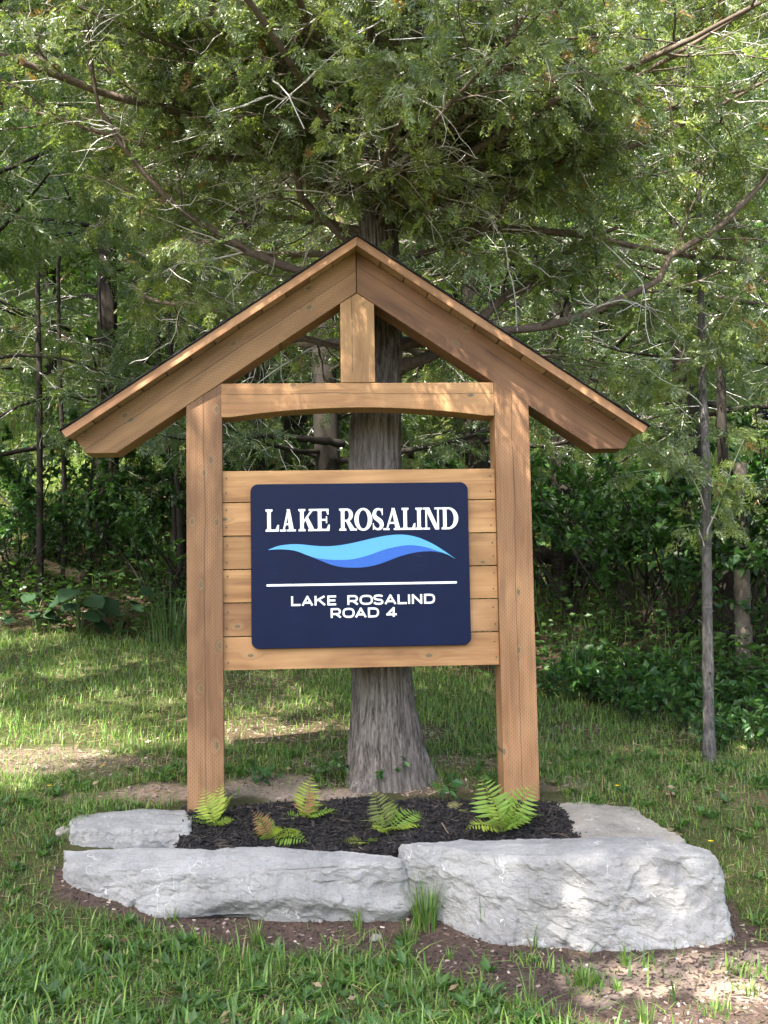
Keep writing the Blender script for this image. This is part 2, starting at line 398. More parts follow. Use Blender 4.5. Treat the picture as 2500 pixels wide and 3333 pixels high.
# patches with little grass: pixel centre, radii in metres, strength, colour
PATCH = []
for (px, py, rx, ry, k, c) in [(120, 2480, .60, .34, .85, (.18, .145, .11)), (380, 2500, .30, .26, .75, (.17, .14, .105)), (560, 2580, .35, .18, .95, (.36, .28, .22)),
                               (300, 2590, .35, .12, .6, (.30, .24, .18)), (880, 2560, .33, .2, .9, (.36, .29, .23)), (1050, 2590, .3, .12, .95, (.36, .29, .23)),
                               (900, 2380, .55, .5, .72, (.115, .08, .055)), (800, 2250, .5, .9, .5, (.11, .08, .055)), (1050, 2480, .3, .3, .6, (.16, .12, .085)),
                               (1500, 2490, .33, .25, .85, (.19, .135, .095)), (1430, 2560, .25, .18, .8, (.22, .16, .12)), (1800, 2560, .25, .15, .6, (.26, .2, .15)),
                               (2000, 2440, .45, .22, .45, (.2, .15, .1)), (2350, 2580, .5, .2, .4, (.19, .14, .1)), (1300, 2380, .4, .3, .6, (.12, .085, .06)),
                               (600, 2480, .5, .2, .6, (.15, .115, .085)), (1850, 2380, .3, .3, .55, (.14, .1, .07)),
                               (530, 3270, .07, .06, .9, (.1, .07, .055)), (150, 3180, .06, .05, .7, (.12, .09, .06)), (1180, 3250, .06, .05, .7, (.11, .08, .06))]:
    p = ground_at(px, py); PATCH.append((p[0], p[1], rx, ry, k, c))
def patches(X, Y):
    wx = X+.12*fbm(X*4, Y*4, 5., 3); wy = Y+.12*fbm(X*4, Y*4, 8., 3)
    out = []
    for (cx, cy, rx, ry, k, c) in PATCH:
        q = ((wx-cx)/rx)**2+((wy-cy)/ry)**2
        out.append((k*sm(1.35-q), c))
    return out
def soil_mask(X, Y):
    wx = X+.09*fbm(X*5, Y*5, 1., 3); wy = Y+.07*fbm(X*5, Y*5, 2., 3)
    return inpoly(wx, wy, SOIL)
def cover(X, Y):
    """share of the ground that grass covers, 0 to 1"""
    c = np.ones(np.shape(X))
    for w, _ in patches(X, Y): c = c*(1-w)
    c = np.where(soil_mask(X, Y), np.where(fbm(X*6, Y*6, 11., 2) > .28, .30, .02), c)
    bed = (X > -1.0) & (X < 1.1) & (Y > -.75) & (Y < .30+.05*np.sin(X*9)); c = np.where(bed, 0, c)
    for (x0, x1, y0, y1) in [(-1.5, .2, -.7, -.25), (.15, 1.6, -.95, -.45), (-1.42, -.88, -.3, .06), (1.02, 1.40, -.55, -.06)]:
        c = np.where((X > x0) & (X < x1) & (Y > y0) & (Y < y1), 0, c)
    return c

def axis(a0, a1, b0, b1, st, n):
    k = np.linspace(0, 1, n+1)[1:]
    return np.r_[(b0-(b0-a0)*k**2)[::-1], np.arange(b0, b1+1e-6, st), b1+(a1-b1)*k**2]
gx = axis(-70, 70, -4.4, 4.6, .05, 26); gy = axis(-45, 90, -2.6, 7.0, .05, 30)
XX, YY = np.meshgrid(gx, gy); ZZ = G(XX, YY)
gc = np.empty(XX.shape+(3,)); gc[:] = (.07, .075, .033)
lawn = YY < edge_y(XX)
gc[~lawn] = (.075, .055, .038)
far = sm((YY-edge_y(XX)-2.5)/1.5)[..., None]; gc = gc*(1-far)+np.array((.10, .13, .035))*far
for w, c in patches(XX, YY): gc = gc*(1-w[..., None])+np.array(c)*w[..., None]
sk = soil_mask(XX, YY); gc[sk] = (.095, .07, .058)
pale = sk & (fbm(XX*2.3, YY*2.3, 4., 3) > .12) & (XX > .6) & (YY < -1.1); gc[pale] = (.30, .235, .19)
ny, nx = XX.shape
idx = np.arange(ny*nx).reshape(ny, nx)
GF = np.stack([idx[:-1, :-1], idx[:-1, 1:], idx[1:, 1:], idx[1:, :-1]], -1).reshape(-1, 4)
link("ground", mesh_np("ground", np.stack([XX, YY, ZZ], -1), GF, gc.reshape(-1, 3), True), M_ground, kind="structure")

# ------------------------------------------------------------------ the timber sign
def rect_prism(name, poly, y0, y1, mat, parent, ang=0.0, org=(0, 0), bevel=.004, rz=0.0):
    """prism of a world XZ outline between depths y0 and y1; local X runs along `ang`, so the grain follows the timber"""
    ca, sa = math.cos(ang), math.sin(ang); bm = bmesh.new(); loc = []
    for (x, z) in poly:
        dx, dz = x-org[0], z-org[1]; loc.append((ca*dx+sa*dz, -sa*dx+ca*dz))
    ym = (y0+y1)/2
    f0 = [bm.verts.new((x, y0-ym, z)) for x, z in loc]; f1 = [bm.verts.new((x, y1-ym, z)) for x, z in loc]
    n = len(loc); bm.faces.new(f0); bm.faces.new(f1[::-1])
    for i in range(n): bm.faces.new((f0[i], f1[i], f1[(i+1) % n], f0[(i+1) % n]))
    bmesh.ops.recalc_face_normals(bm, faces=bm.faces)
    if bevel:
        ed = [e for e in bm.edges if len(e.link_faces) == 2 and e.calc_face_angle(0) > .5]
        bmesh.ops.bevel(bm, geom=ed, offset=bevel, segments=2, profile=.6, affect='EDGES')
    me = bpy.data.meshes.new(name); bm.to_mesh(me); bm.free()
    o = link(name, me, mat, parent)
    o.location = (org[0], ym, org[1]); o.rotation_euler = Matrix.Rotation(-ang, 3, 'Y').to_euler()
    if rz: o.rotation_euler = (Matrix.Rotation(rz, 3, 'Z') @ Matrix.Rotation(-ang, 3, 'Y')).to_euler()
    return o
sign = empty("timber_sign", (0, 0, 0), "gabled timber sign with navy panel standing on two posts in the mulch bed", "sign")
SL = math.radians(33.85); H90 = math.pi/2
# posts
rect_prism("post", [(-.941, -.12), (-.749, -.12), (-.748, 2.282), (-.94, 2.153)], 0.0, .188, M_post, sign, H90, (-.845, 1.0), rz=math.radians(3.6))
p2 = rect_prism("post", [(.753, -.12), (.947, -.12), (.944, 2.153), (.753, 2.282)], 0.0, .188, M_post, sign, H90, (.85, 1.0))
# arched beam
arc = [(.752, 2.279), (-.746, 2.279), (-.746, 2.093)]+[(x, 2.093+.05*(1-(x/.70)**2)) for x in np.linspace(-.70, .70, 17)]+[(.752, 2.093)]
rect_prism("beam", arc[::-1], .004, .186, M_beam, sign, 0, (0, 2.19))
rect_prism("king_post", [(-.092, 2.281), (.096, 2.281), (.096, 2.719), (.002, 2.781), (-.092, 2.722)], .002, .17, M_beam, sign, H90, (0, 2.5))
rl = [(-.0015, 3.014), (-1.528, 1.988), (-1.472, 1.902), (-1.310, 1.902), (-.0015, 2.784)]
rect_prism("rafter", rl, 0.0, .188, M_rafL, sign, SL, (-.75, 2.42))
rect_prism("rafter", [(-x, z) for x, z in rl][::-1], 0.0, .188, M_rafR, sign, -SL, (.75, 2.42))
# roof: decking boards run front to back, trim along the front edge, shingles on top
OV, BK = -.14, .33
ca, sa = math.cos(SL), math.sin(SL); RL = 1.548/ca
roofs = []
for sgn in (-1, 1):
    nb = 12; w = RL/nb
    for i in range(nb):
        s0, s1 = i*w+.0030, (i+1)*w-.0030
        if i == nb-1: s1 = RL-.002
        pts = []
        for s, d in ((s0, .001), (s1, .001), (s1, .026), (s0, .026)):
            x = s*ca+d*sa; z = 3.014-s*sa+d*ca
            if i == 0 and s == s0: x = .001; z = 3.014+d/ca
            pts.append((sgn*x, z))
        rect_prism("roof_board", pts, OV+.022+.0015*random.random(), BK, M_deck, sign, H90, (sgn*(i+.5)*w*ca, 3.0-(i+.5)*w*sa), bevel=.002)
    # front and rear trim boards
    tp = []
    for s, d in ((0, .0335), (RL+.002, .0335), (RL, -.009), (0, -.009)):
        x = s*ca+d*sa; z = 3.014-s*sa+d*ca
        if s == 0: x = .0008; z = 3.014+d/ca
        tp.append((sgn*x, z))
    mid = (sgn*RL*.5*ca, 3.014-RL*.5*sa)
    rect_prism("fascia_board", tp, OV, OV+.021, M_fascia, sign, -sgn*SL, mid, bevel=.002)
    rect_prism("fascia_board", tp, BK+.001, BK+.022, M_fascia, sign, -sgn*SL, mid, bevel=.002)
    # overlapping shingle courses
    n = 13
    for i in range(n):
        s0 = max(RL+.012-(i+1)*RL/n-.05, 0); s1 = RL+.012-i*RL/n
        pts = []
        for s, d in ((s0, .0345), (s1, .0405), (s1, .0455), (s0, .0385)):
            x = s*ca+d*sa; z = 3.014-s*sa+d*ca
            if s == 0: x = .0005; z = 3.014+d/ca
            pts.append((sgn*x, z))
        rect_prism("shingle_course", pts, OV-.012-.003*random.random(), BK+.03, M_shingle, sign, 0, (sgn*(s0+s1)/2*ca, 3.0-(s0+s1)/2*sa), bevel=0)
# planks
zs = [1.804, 1.629, 1.4465, 1.265, 1.085, .904, .7225]
for i in range(6):
    a, b_ = zs[i]-.0026, zs[i+1]+.0026
    pk = rect_prism("plank", [(-.746, b_), (.751, b_), (.751, a), (-.746, a)], .030+.002*random.random(), .068, M_plank, sign, 0, (.0, (a+b_)/2), bevel=.003)
    for sx in (-.722, .728):
        for dz in (.045, -.045):
            bm = bmesh.new(); bmesh.ops.create_cone(bm, cap_ends=True, segments=10, radius1=.0042, radius2=.0042, depth=.004)
            bmesh.ops.rotate(bm, verts=bm.verts, matrix=Matrix.Rotation(H90, 3, 'X'))
            me = bpy.data.meshes.new("nail"); bm.to_mesh(me); bm.free()
            nl = link("nail", me, M_nail, pk); nl.location = (sx+.006*random.uniform(-1, 1), -.0195, dz+.01*random.uniform(-1, 1))

# the painted panel with its lettering
def rounded(x0, x1, z0, z1, r, n=8):
    out = []
    for cx, cz, a0 in ((x1-r, z0+r, -90), (x1-r, z1-r, 0), (x0+r, z1-r, 90), (x0+r, z0+r, 180)):
        for i in range(n+1):
            a = math.radians(a0+90*i/n); out.append((cx+r*math.cos(a), cz+r*math.sin(a)))
    return out
panel = rect_prism("sign_panel", rounded(-.592, .594, .837, 1.725, .042), .0, .0285, M_panel, sign, 0, (0, 1.281), bevel=.004)
PY = -.01425
def prism_pieces(name, polys, mat, h=.0022):
    """flat cut vinyl: each piece is its own thin prism, stacked by a hair so that no two faces share a plane"""
    bm = bmesh.new()
    for i, poly in enumerate(polys):
        y = PY-h-.00012*i
        a = [bm.verts.new((x, y, z-1.281)) for x, z in poly]; c = [bm.verts.new((x, PY+.001, z-1.281)) for x, z in poly]
        n = len(poly); bm.faces.new(a); bm.faces.new(c[::-1])
        for k in range(n): bm.faces.new((a[k], c[k], c[(k+1) % n], a[(k+1) % n]))
    bmesh.ops.recalc_face_normals(bm, faces=bm.faces)
    me = bpy.data.meshes.new(name); bm.to_mesh(me); bm.free()
    return link(name, me, mat, panel)
def ribbon(pts, wid, close=False):
    """quads along a stroke of varying width"""
    p = np.asarray(pts, float); n = len(p); w = np.broadcast_to(np.asarray(wid, float), (n,))
    if close: t = np.roll(p, -1, 0)-np.roll(p, 1, 0)
    else:
        t = np.gradient(p, axis=0)
    t = unit(t); nn = np.stack([-t[:, 1], t[:, 0]], -1)
    a = p+nn*w[:, None]/2; b = p-nn*w[:, None]/2; out = []
    for i in range(n if close else n-1):
        j = (i+1) % n; out.append([tuple(a[i]), tuple(b[i]), tuple(b[j]), tuple(a[j])])
    return out
def ring(cx, cz, rx, rz, ix, iz, a0=0, a1=360, n=36):
    out = []; A = np.radians(np.linspace(a0, a1, n+1))
    for i in range(n):
        q = []
        for (a, X, Z) in ((A[i], rx, rz), (A[i+1], rx, rz), (A[i+1], ix, iz), (A[i], ix, iz)):
            q.append((cx+X*math.cos(a), cz+Z*math.sin(a)))
        out.append(q)
    return out
def R4(x0, z0, x1, z1): return [(x0, z0), (x1, z0), (x1, z1), (x0, z1)]
def serif(ch, x0, x1, zb, H):
    w = x1-x0; s = .0198; t = .0092; e = .0105; P = []
    X = lambda u: x0+u; Z = lambda v: zb+v
    def stem(u, ww=s, lo=.009, ro=.009, top=True, bot=True):
        P.append(R4(X(u), Z(0), X(u+ww), Z(H)))
        for on, z in ((bot, 0), (top, H-e)):
            if on:
                P.append(R4(X(u-lo), Z(z), X(u+ww+ro), Z(z+e)))
                d = .006; q = z+e if z == 0 else z
                sg = 1 if z == 0 else -1
                P.append([(X(u), Z(q+sg*d)), (X(u-lo*.55), Z(q)), (X(u+ww+ro*.55), Z(q)), (X(u+ww), Z(q+sg*d))])
    if ch == 'L':
        stem(.0105); P.append(R4(X(.02), Z(0), X(w), Z(e+.001))); P.append([(X(w-.018), Z(e)), (X(w-.0005), Z(0)), (X(w+.001), Z(.036)), (X(w-.007), Z(.036))])
    elif ch == 'A':
        ap = .52*w
        P.append([(X(.014), Z(0)), (X(.014+t), Z(0)), (X(ap+.004), Z(H-.012)), (X(ap-.004), Z(H))])
        P.append([(X(w-.036), Z(0)), (X(w-.010), Z(0)), (X(ap+.009), Z(H)), (X(ap-.008), Z(H))])
        P.append(R4(X(.026), Z(.034), X(w-.030), Z(.034+e)))
        P.append(R4(X(0), Z(0), X(.034), Z(e))); P.append(R4(X(w-.047), Z(0), X(w), Z(e)))
    elif ch == 'K':
        stem(.010)
        P.append([(X(.030), Z(.045)), (X(.030), Z(.060)), (X(w-.027), Z(H-.004)), (X(w-.014), Z(H-.004))])
        P.append([(X(w-.034), Z(0)), (X(w-.006), Z(0)), (X(.052), Z(.079)), (X(.037), Z(.066))])
        P.append(R4(X(w-.040), Z(H-e), X(w-.002), Z(H))); P.append(R4(X(w-.044), Z(0), X(w), Z(e)))
    elif ch == 'E':
        stem(.009); P.append(R4(X(.02), Z(0), X(w), Z(e+.001))); P.append(R4(X(.02), Z(H-e-.001), X(w-.004), Z(H))); P.append(R4(X(.02), Z(.055), X(w-.014), Z(.055+e)))
        P.append([(X(w-.017), Z(e)), (X(w-.0005), Z(0)), (X(w+.001), Z(.034)), (X(w-.006), Z(.034))])
        P.append([(X(w-.018), Z(H-e)), (X(w-.0115), Z(H-.032)), (X(w-.0045), Z(H-.032)), (X(w-.0045), Z(H-.0005))])
        P.append(R4(X(w-.0195), Z(.042), X(w-.0125), Z(.079)))
    elif ch == 'R':
        stem(.010); c = .052
        P.append(R4(X(.025), Z(H-e), X(c-.008), Z(H))); P.append(R4(X(.025), Z(.050), X(c-.008), Z(.050+t)))
        P += ring(X(c-.010), Z((H+.050)/2), .034, (H-.050)/2, .012, (H-.050)/2-e, -90, 90, 20)
        P.append([(X(w-.034), Z(0)), (X(w-.004), Z(0)), (X(.053), Z(.058)), (X(.034), Z(.058))]); P.append(R4(X(w-.036), Z(0), X(w+.002), Z(e)))
    elif ch == 'O':
        P += ring((x0+x1)/2, Z(H/2), w/2+.001, H/2+.002, w/2-.0225, H/2-.0095)
    elif ch == 'S':
        c = (x0+x1)/2; a = w/2
        pts = [(.80, .80), (.58, .915), (.10, .955), (-.42, .90), (-.66, .745), (-.52, .60), (-.05, .50), (.48, .385), (.68, .235), (.48, .10), (.02, .045), (-.44, .075), (-.80, .19)]
        wd = [.008, .0105, .0115, .016, .0205, .0225, .0240, .0240, .0215, .0165, .0115, .0105, .008]
        q = resample([(c+a*u*.98, zb+H*v, d) for (u, v), d in zip(pts, wd)], 44)
        P += ribbon(q[:, :2], q[:, 2])
        P.append(R4(c+a*.70, zb+H*.68, c+a*.88, zb+H*.985)); P.append(R4(c-a*.92, zb+H*.02, c-a*.74, zb+H*.32))
    elif ch == 'I':
        stem((w-s)/2)
    elif ch == 'N':
        P.append(R4(X(.012), Z(0), X(.012+t), Z(H))); P.append(R4(X(w-.022), Z(0), X(w-.022+t), Z(H)))
        P.append([(X(.008), Z(H)), (X(.034), Z(H)), (X(w-.012), Z(0)), (X(w-.034), Z(0))])
        P.append(R4(X(0), Z(H-e), X(.032), Z(H))); P.append(R4(X(0), Z(0), X(.036), Z(e))); P.append(R4(X(w-.036), Z(H-e), X(w), Z(H)))
    elif ch == 'D':
        stem(.010, ro=.0); m = w*.42
        P.append(R4(X(.02), Z(0), X(m), Z(e))); P.append(R4(X(.02), Z(H-e), X(m), Z(H)))
        P += ring(X(m-.001), Z(H/2), w-m+.001, H/2, w-m-.0225, H/2-e, -90, 90, 24)
    return P
xs = [(-.513, -.440), (-.434, -.348), (-.335, -.238), (-.238, -.166), (-.114, -.019), (-.030, .065), (.067, .128), (.126, .230), (.226, .301), (.301, .343), (.345, .444), (.444, .537)]
for ch, (a, b_) in zip("LAKEROSALIND", xs):
    prism_pieces("letter", serif(ch, a, b_, 1.4665, .1205), M_white)
def sans(ch, x0, x1, zb, H):
    s = .0107; h = s/2; P = []; w = x1-x0
    def ln(*pts):
        for (a, b2) in zip(pts[:-1], pts[1:]):
            a = np.array(a); b3 = np.array(b2); d = (b3-a)/np.linalg.norm(b3-a)
            P.extend(ribbon([a-d*h*.8, b3+d*h*.8], s))
    L, Rr, B, T, Mz = x0+h, x1-h, zb+h, zb+H-h, zb+H*.5
    if ch == 'L': ln((L, T), (L, B)); ln((L, B), (Rr, B))
    elif ch == 'A': ln((x0+h*.9, B), ((x0+x1)/2, T)); ln(((x0+x1)/2, T), (x1-h*.9, B)); ln((x0+w*.27, zb+H*.32), (x1-w*.27, zb+H*.32))
    elif ch == 'K': ln((L, T), (L, B)); ln((L, Mz-.002), (Rr-.003, T)); ln((L+w*.28, Mz+.005), (Rr, B))
    elif ch == 'E': ln((L, T), (L, B)); ln((L, T), (Rr, T)); ln((L, B), (Rr, B)); ln((L, Mz), (Rr-.004, Mz))
    elif ch == 'I': ln((L, T), (L, B))
    elif ch == 'N': ln((L, B), (L, T)); ln((L, T), (Rr, B)); ln((Rr, B), (Rr, T))
    elif ch in 'OD':
        A = np.radians(np.linspace(0, 360, 40, endpoint=False)) if ch == 'O' else np.radians(np.linspace(-90, 90, 22))
        k = .75
        cx = (L+Rr)/2 if ch == 'O' else L+(Rr-L)*.45; rx = (Rr-L)/2 if ch == 'O' else Rr-cx; rz = (T-B)/2
        pts = [(cx+rx*np.sign(math.cos(a))*abs(math.cos(a))**k, (T+B)/2+rz*np.sign(math.sin(a))*abs(math.sin(a))**k) for a in A]
        P += ribbon(pts, s, ch == 'O')
        if ch == 'D': ln((L, T), (L, B)); ln((L, T), (cx, T)); ln((L, B), (cx, B))
    elif ch == 'R':
        zc = zb+H*.40; cx = Rr-.016; ln((L, T), (L, B)); ln((L, T), (cx, T)); ln((L, zc), (cx, zc)); ln((L+w*.42, zc), (Rr-.001, B))
        A = np.radians(np.linspace(-90, 90, 14)); P += ribbon([(cx+.014*math.cos(a), (T+zc)/2+(T-zc)/2*math.sin(a)) for a in A], s)
    elif ch == 'S':
        q = [(.82, .80), (.55, .90), (0, .915), (-.58, .88), (-.80, .72), (-.58, .56), (0, .50), (.60, .44), (.84, .27), (.60, .11), (0, .085), (-.58, .11), (-.86, .24)]
        q = resample([((x0+x1)/2+u*w/2*.93, zb+H*v) for u, v in q], 40); P += ribbon(q, s)
    elif ch == '4':
        ln((Rr-.012, B), (Rr-.012, T)); ln((Rr-.012, T), (L, zb+H*.27)); ln((L, zb+H*.27), (Rr, zb+H*.27))
    return P
xs = [(-.378, -.327), (-.320, -.261), (-.252, -.194), (-.183, -.135), (-.075, -.016), (-.009, .063), (.064, .121), (.128, .188), (.197, .248), (.254, .266), (.275, .331), (.341, .401)]
for ch, (a, b_) in zip("LAKEROSALIND", xs): prism_pieces("letter", sans(ch, a, b_, 1.0635, .0535), M_white)
xs = [(-.166, -.109), (-.102, -.037), (-.033, .026), (.035, .095), (.134, .192)]
for ch, (a, b_) in zip("ROAD4", xs): prism_pieces("letter", sans(ch, a, b_, .995, .0535), M_white)
prism_pieces("rule_line", [rounded(-.510, .523, 1.1705, 1.1825, .0055, 4)], M_white)
wt = [(-.499, 1.368), (-.453, 1.386), (-.409, 1.394), (-.359, 1.397), (-.309, 1.394), (-.251, 1.387), (-.194, 1.383), (-.136, 1.385), (-.063, 1.395), (.009, 1.41), (.082, 1.426), (.155, 1.438), (.221, 1.441), (.279, 1.434), (.337, 1.416), (.395, 1.388), (.452, 1.352), (.516, 1.306)]
wb = [(-.499, 1.3675), (-.453, 1.37), (-.395, 1.368), (-.345, 1.359), (-.295, 1.339), (-.245, 1.322), (-.195, 1.313), (-.137, 1.309), (-.065, 1.309), (-.007, 1.318), (.059, 1.336), (.125, 1.359), (.19, 1.374), (.249, 1.382), (.307, 1.38), (.365, 1.368), (.423, 1.348), (.474, 1.329), (.516, 1.3055)]
db = [(-.317, 1.348), (-.266, 1.327), (-.216, 1.306), (-.159, 1.283), (-.101, 1.269), (-.036, 1.265), (.022, 1.267), (.08, 1.277), (.138, 1.295), (.197, 1.317), (.248, 1.332), (.306, 1.344), (.357, 1.348), (.401, 1.347), (.438, 1.34)]
def strip_polys(a, b, n=60):
    a = resample(a, 300); b = resample(b, 300)
    x = np.linspace(max(a[0, 0], b[0, 0]), min(a[-1, 0], b[-1, 0]), n)
    za = np.interp(x, a[:, 0], a[:, 1]); zb = np.interp(x, b[:, 0], b[:, 1]); za = np.maximum(za, zb+.0002)
    return [[(x[i], zb[i]), (x[i+1], zb[i+1]), (x[i+1], za[i+1]), (x[i], za[i])] for i in range(n-1)]
def wave_mesh(name, a, b, mat, h):
    V = []; n = 70
    a = resample(a, 300); b = resample(b, 300)
    x = np.linspace(max(a[0, 0], b[0, 0]), min(a[-1, 0], b[-1, 0]), n)
    za = np.interp(x, a[:, 0], a[:, 1])-1.281; zb = np.minimum(np.interp(x, b[:, 0], b[:, 1])-1.281, za-.0003)
    for y in (PY-h, PY+.001):
        V += [(x[i], y, za[i]) for i in range(n)]+[(x[i], y, zb[i]) for i in range(n)]
    F = []
    for i in range(n-1):
        F += [(i, n+i, n+i+1, i+1), (i, i+1, 2*n+i+1, 2*n+i), (n+i, 3*n+i, 3*n+i+1, n+i+1)]
    return link(name, mesh_np(name, V, F), mat, panel)
wave_mesh("light_wave", wt, wb, M_lblue, .0030)
wave_mesh("dark_wave", [(x, z+.006) for x, z in wb[3:-1]], db, M_dblue, .0018)

# ------------------------------------------------------------------ the limestone blocks
def stone(name, outline, ztop, depth, label, mat, seed, batter=.02, ledge=0.0, crown=.02, rough=1.0, group="limestone blocks edging the mulch bed", tilt=None):
    """block from a top outline (x, y): rings inward over the top and down the sides, broken into facets by cellular and fractal noise"""
    ol = np.asarray(outline, float); c = ol.mean(0)
    closed = np.vstack([ol, ol[:1]]); s = np.r_[0, np.cumsum(np.linalg.norm(np.diff(closed, axis=0), axis=1))]
    M = int(max(200, s[-1]/.011)); q = np.linspace(0, s[-1], M, endpoint=False)
    O = np.stack([np.interp(q, s, closed[:, 0]), np.interp(q, s, closed[:, 1])], -1)
    for _ in range(2): O = .5*O+.25*(np.roll(O, 1, 0)+np.roll(O, -1, 0))
    t = unit(np.roll(O, -1, 0)-np.roll(O, 1, 0)); nrm = np.stack([t[:, 1], -t[:, 0]], -1)
    if ((O-c)*nrm).sum() < 0: nrm = -nrm
    V = []; J = int(max(16, depth/.008)); K = 26
    zt = np.full(M, ztop) if np.isscalar(ztop) else np.array([ztop(x, y) for x, y in O])
    rounded_top = .007
    for j in range(J+1):                       # sides, bottom up
        v = 1-j/J                                # 1 at the bottom, 0 at the top edge
        led = ledge*(np.exp(-((v-.30-.10*np.sin(q*4.1+seed))/.10)**2) - .55*sm((v-.38)/.3))
        off = batter*v + led - rounded_top*max(0, 1-v*12)**2
        V.append(np.column_stack([O+nrm*np.broadcast_to(off, (M,))[:, None], zt-depth*v]))
    for k in range(1, K):                      # the top, outline to centre
        f = (k/K)**1.0
        p = O*(1-f)+c*f-nrm*rounded_top*(1-f)
        z = (zt*(1-f)+zt.mean()*f if np.isscalar(ztop) else np.array([ztop(x, y) for x, y in p]))
        V.append(np.column_stack([p, z+crown*f]))
    V.append(np.broadcast_to(np.r_[c, (zt.mean() if np.isscalar(ztop) else ztop(*c))+crown], (M, 3)).copy())
    V = np.array(V); nr = len(V)
    # rough normals for the displacement
    Nn = np.zeros_like(V); Nn[:J, :, :2] = nrm; Nn[J:, :, 2] = 1; Nn[J-1:J+2, :, 2] = .7; Nn[J-1:J+2, :, :2] = nrm*.7
    flat = V.reshape(-1, 3); nf = Nn.reshape(-1, 3); out = flat.copy()
    n1 = fbm(flat[:, 0]*3+seed, flat[:, 1]*3, flat[:, 2]*4.5, 3); n2 = fbm(flat[:, 0]*11+seed, flat[:, 1]*11, flat[:, 2]*14, 4)
    n3 = 1-np.abs(fbm(flat[:, 0]*7, flat[:, 1]*7+seed, flat[:, 2]*13, 3))*2
    fac = np.zeros(len(flat)); off3 = Vector((seed*3.1, seed*1.7, 0))
    for i, p in enumerate(flat):
        P = Vector(p)+off3+Vector((n1[i]*.05, n2[i]*.02, n1[i]*.06))
        for sc, am in ((3.1, .030), (7.5, .022), (17.0, .013), (34.0, .006)):
            Q = Vector((P.x*sc*.9+P.z*sc*.35, P.y*sc, P.z*sc*1.05-P.x*sc*.2))
            d, pts = mnoise.voronoi(Q); cp = pts[0]
            r1 = mnoise.cell_vector(cp*7.3)
            w = min(1.0, (d[1]-d[0])/.22); w = w*w*(3-2*w)
            fac[i] += am*(.55*(r1.x-.5)*w+(Q-cp).dot(Vector((r1.x-.5, r1.y-.5, r1.z-.5))*1.5)*(.35+.65*w))
    side = np.zeros(nr); side[:J] = 1.0; side[J:] = .35; side = np.repeat(side, M)
    edge = np.repeat(np.exp(-((np.arange(nr)-J)/2.5)**2), M)
    disp = rough*(side*(fac+.012*n1+.006*n2+.005*n3) + (1-side)*.3*fac - edge*.004*(1+n2*2.5))
    top = (nf[:, 2] > .9)
    lay = np.round(n1*2.5+.3*n2)/5
    disp = np.where(top, rough*(.006*n1+.004*n2+.010*lay+.16*fac), disp)
    out = flat+nf*disp[:, None]
    base = np.array([c[0], c[1], flat[:, 2].min()]); out = out-base
    i = np.arange(nr-1)[:, None]*M; j = np.arange(M)[None]; j2 = (j+1) % M
    F = np.stack([i+j, i+j2, i+M+j2, i+M+j], -1).reshape(-1, 4)
    me = mesh_np(name, out, F)
    o = link(name, me, mat, None, label, "stone", group); o.location = base
    return o
stone("stone_block", [(-1.50, -.38), (-1.18, -.40), (-.5, -.47), (.10, -.62), (.17, -.665), (.12, -.70), (-.4, -.70), (-.95, -.66), (-1.25, -.60), (-1.45, -.50)],
      lambda x, y: -.100-.30*max(0, -(y+.50+.12*(x+.5)))-.03*max(0, x+.0), .52, "long low limestone block at the front with a dark ledge crack under its smooth top", M_stone, 1.3, batter=-.01, ledge=.05)
stone("stone_block", [(.15, -.56), (.5, -.535), (1.05, -.55), (1.45, -.64), (1.60, -.78), (1.585, -.90), (1.35, -.94), (.95, -.95), (.62, -.87), (.30, -.66), (.20, -.64)],
      lambda x, y: -.078-.03*max(0, -(y+.7))-.10*max(0, x-1.38), .46, "largest limestone block, tall and grey with white scars, at front under the smaller buff block", M_stone, 4.7, batter=.075, ledge=.015)
stone("stone_block", [(-1.50, .05), (-1.40, .13), (-1.1, .14), (-.92, .08), (-.885, -.10), (-.90, -.26), (-1.15, -.28), (-1.48, -.25), (-1.53, -.08)],
      lambda x, y: -.012+.10*min(0, y)*.6, .30, "small flat-topped white limestone block lying behind the long front block beside one post", M_stone, 8.1, batter=.02, rough=.8)
stone("stone_block", [(.965, -.01), (1.08, .05), (1.43, -.04), (1.47, -.22), (1.56, -.50), (1.52, -.56), (1.30, -.57), (1.06, -.46), (1.0, -.25)],
      lambda x, y: -.025+.16*min(0, y)-.03*max(0, x-1.3), .34, "buff-tinted flat limestone slab wedged behind the largest block, beside the other post", M_stonew, 11.9, batter=.02, rough=1.3)
# one loose pebble in the grass by the small block, and a few bits of broken stone
def pebble(px, py, size, label, seed):
    p = ground_at(px, py); bm = bmesh.new(); bmesh.ops.create_icosphere(bm, subdivisions=3, radius=size)
    for v in bm.verts:
        k = 1+.28*mnoise.noise(v.co*(1.3/size)+Vector((seed, 0, 0)))+.1*mnoise.noise(v.co*(4/size)); v.co = Vector((v.co.x*1.15, v.co.y*.9, v.co.z*.72))*k
    me = bpy.data.meshes.new("pebble"); bm.to_mesh(me); bm.free()
    o = link("pebble", me, M_stonew, None, label, "pebble", "loose stones round the bed"); o.location = (p[0], p[1], float(G(p[0], p[1]))+size*.35)
pebble(205, 2722, .034, "pale round pebble in the grass beside the small white block", 1.0)
pebble(2280, 3082, .028, "small broken stone chip under the outer corner of the largest block", 5.0)
pebble(1225, 3062, .024, "grey stone chip in the soil between the two front blocks", 9.0)

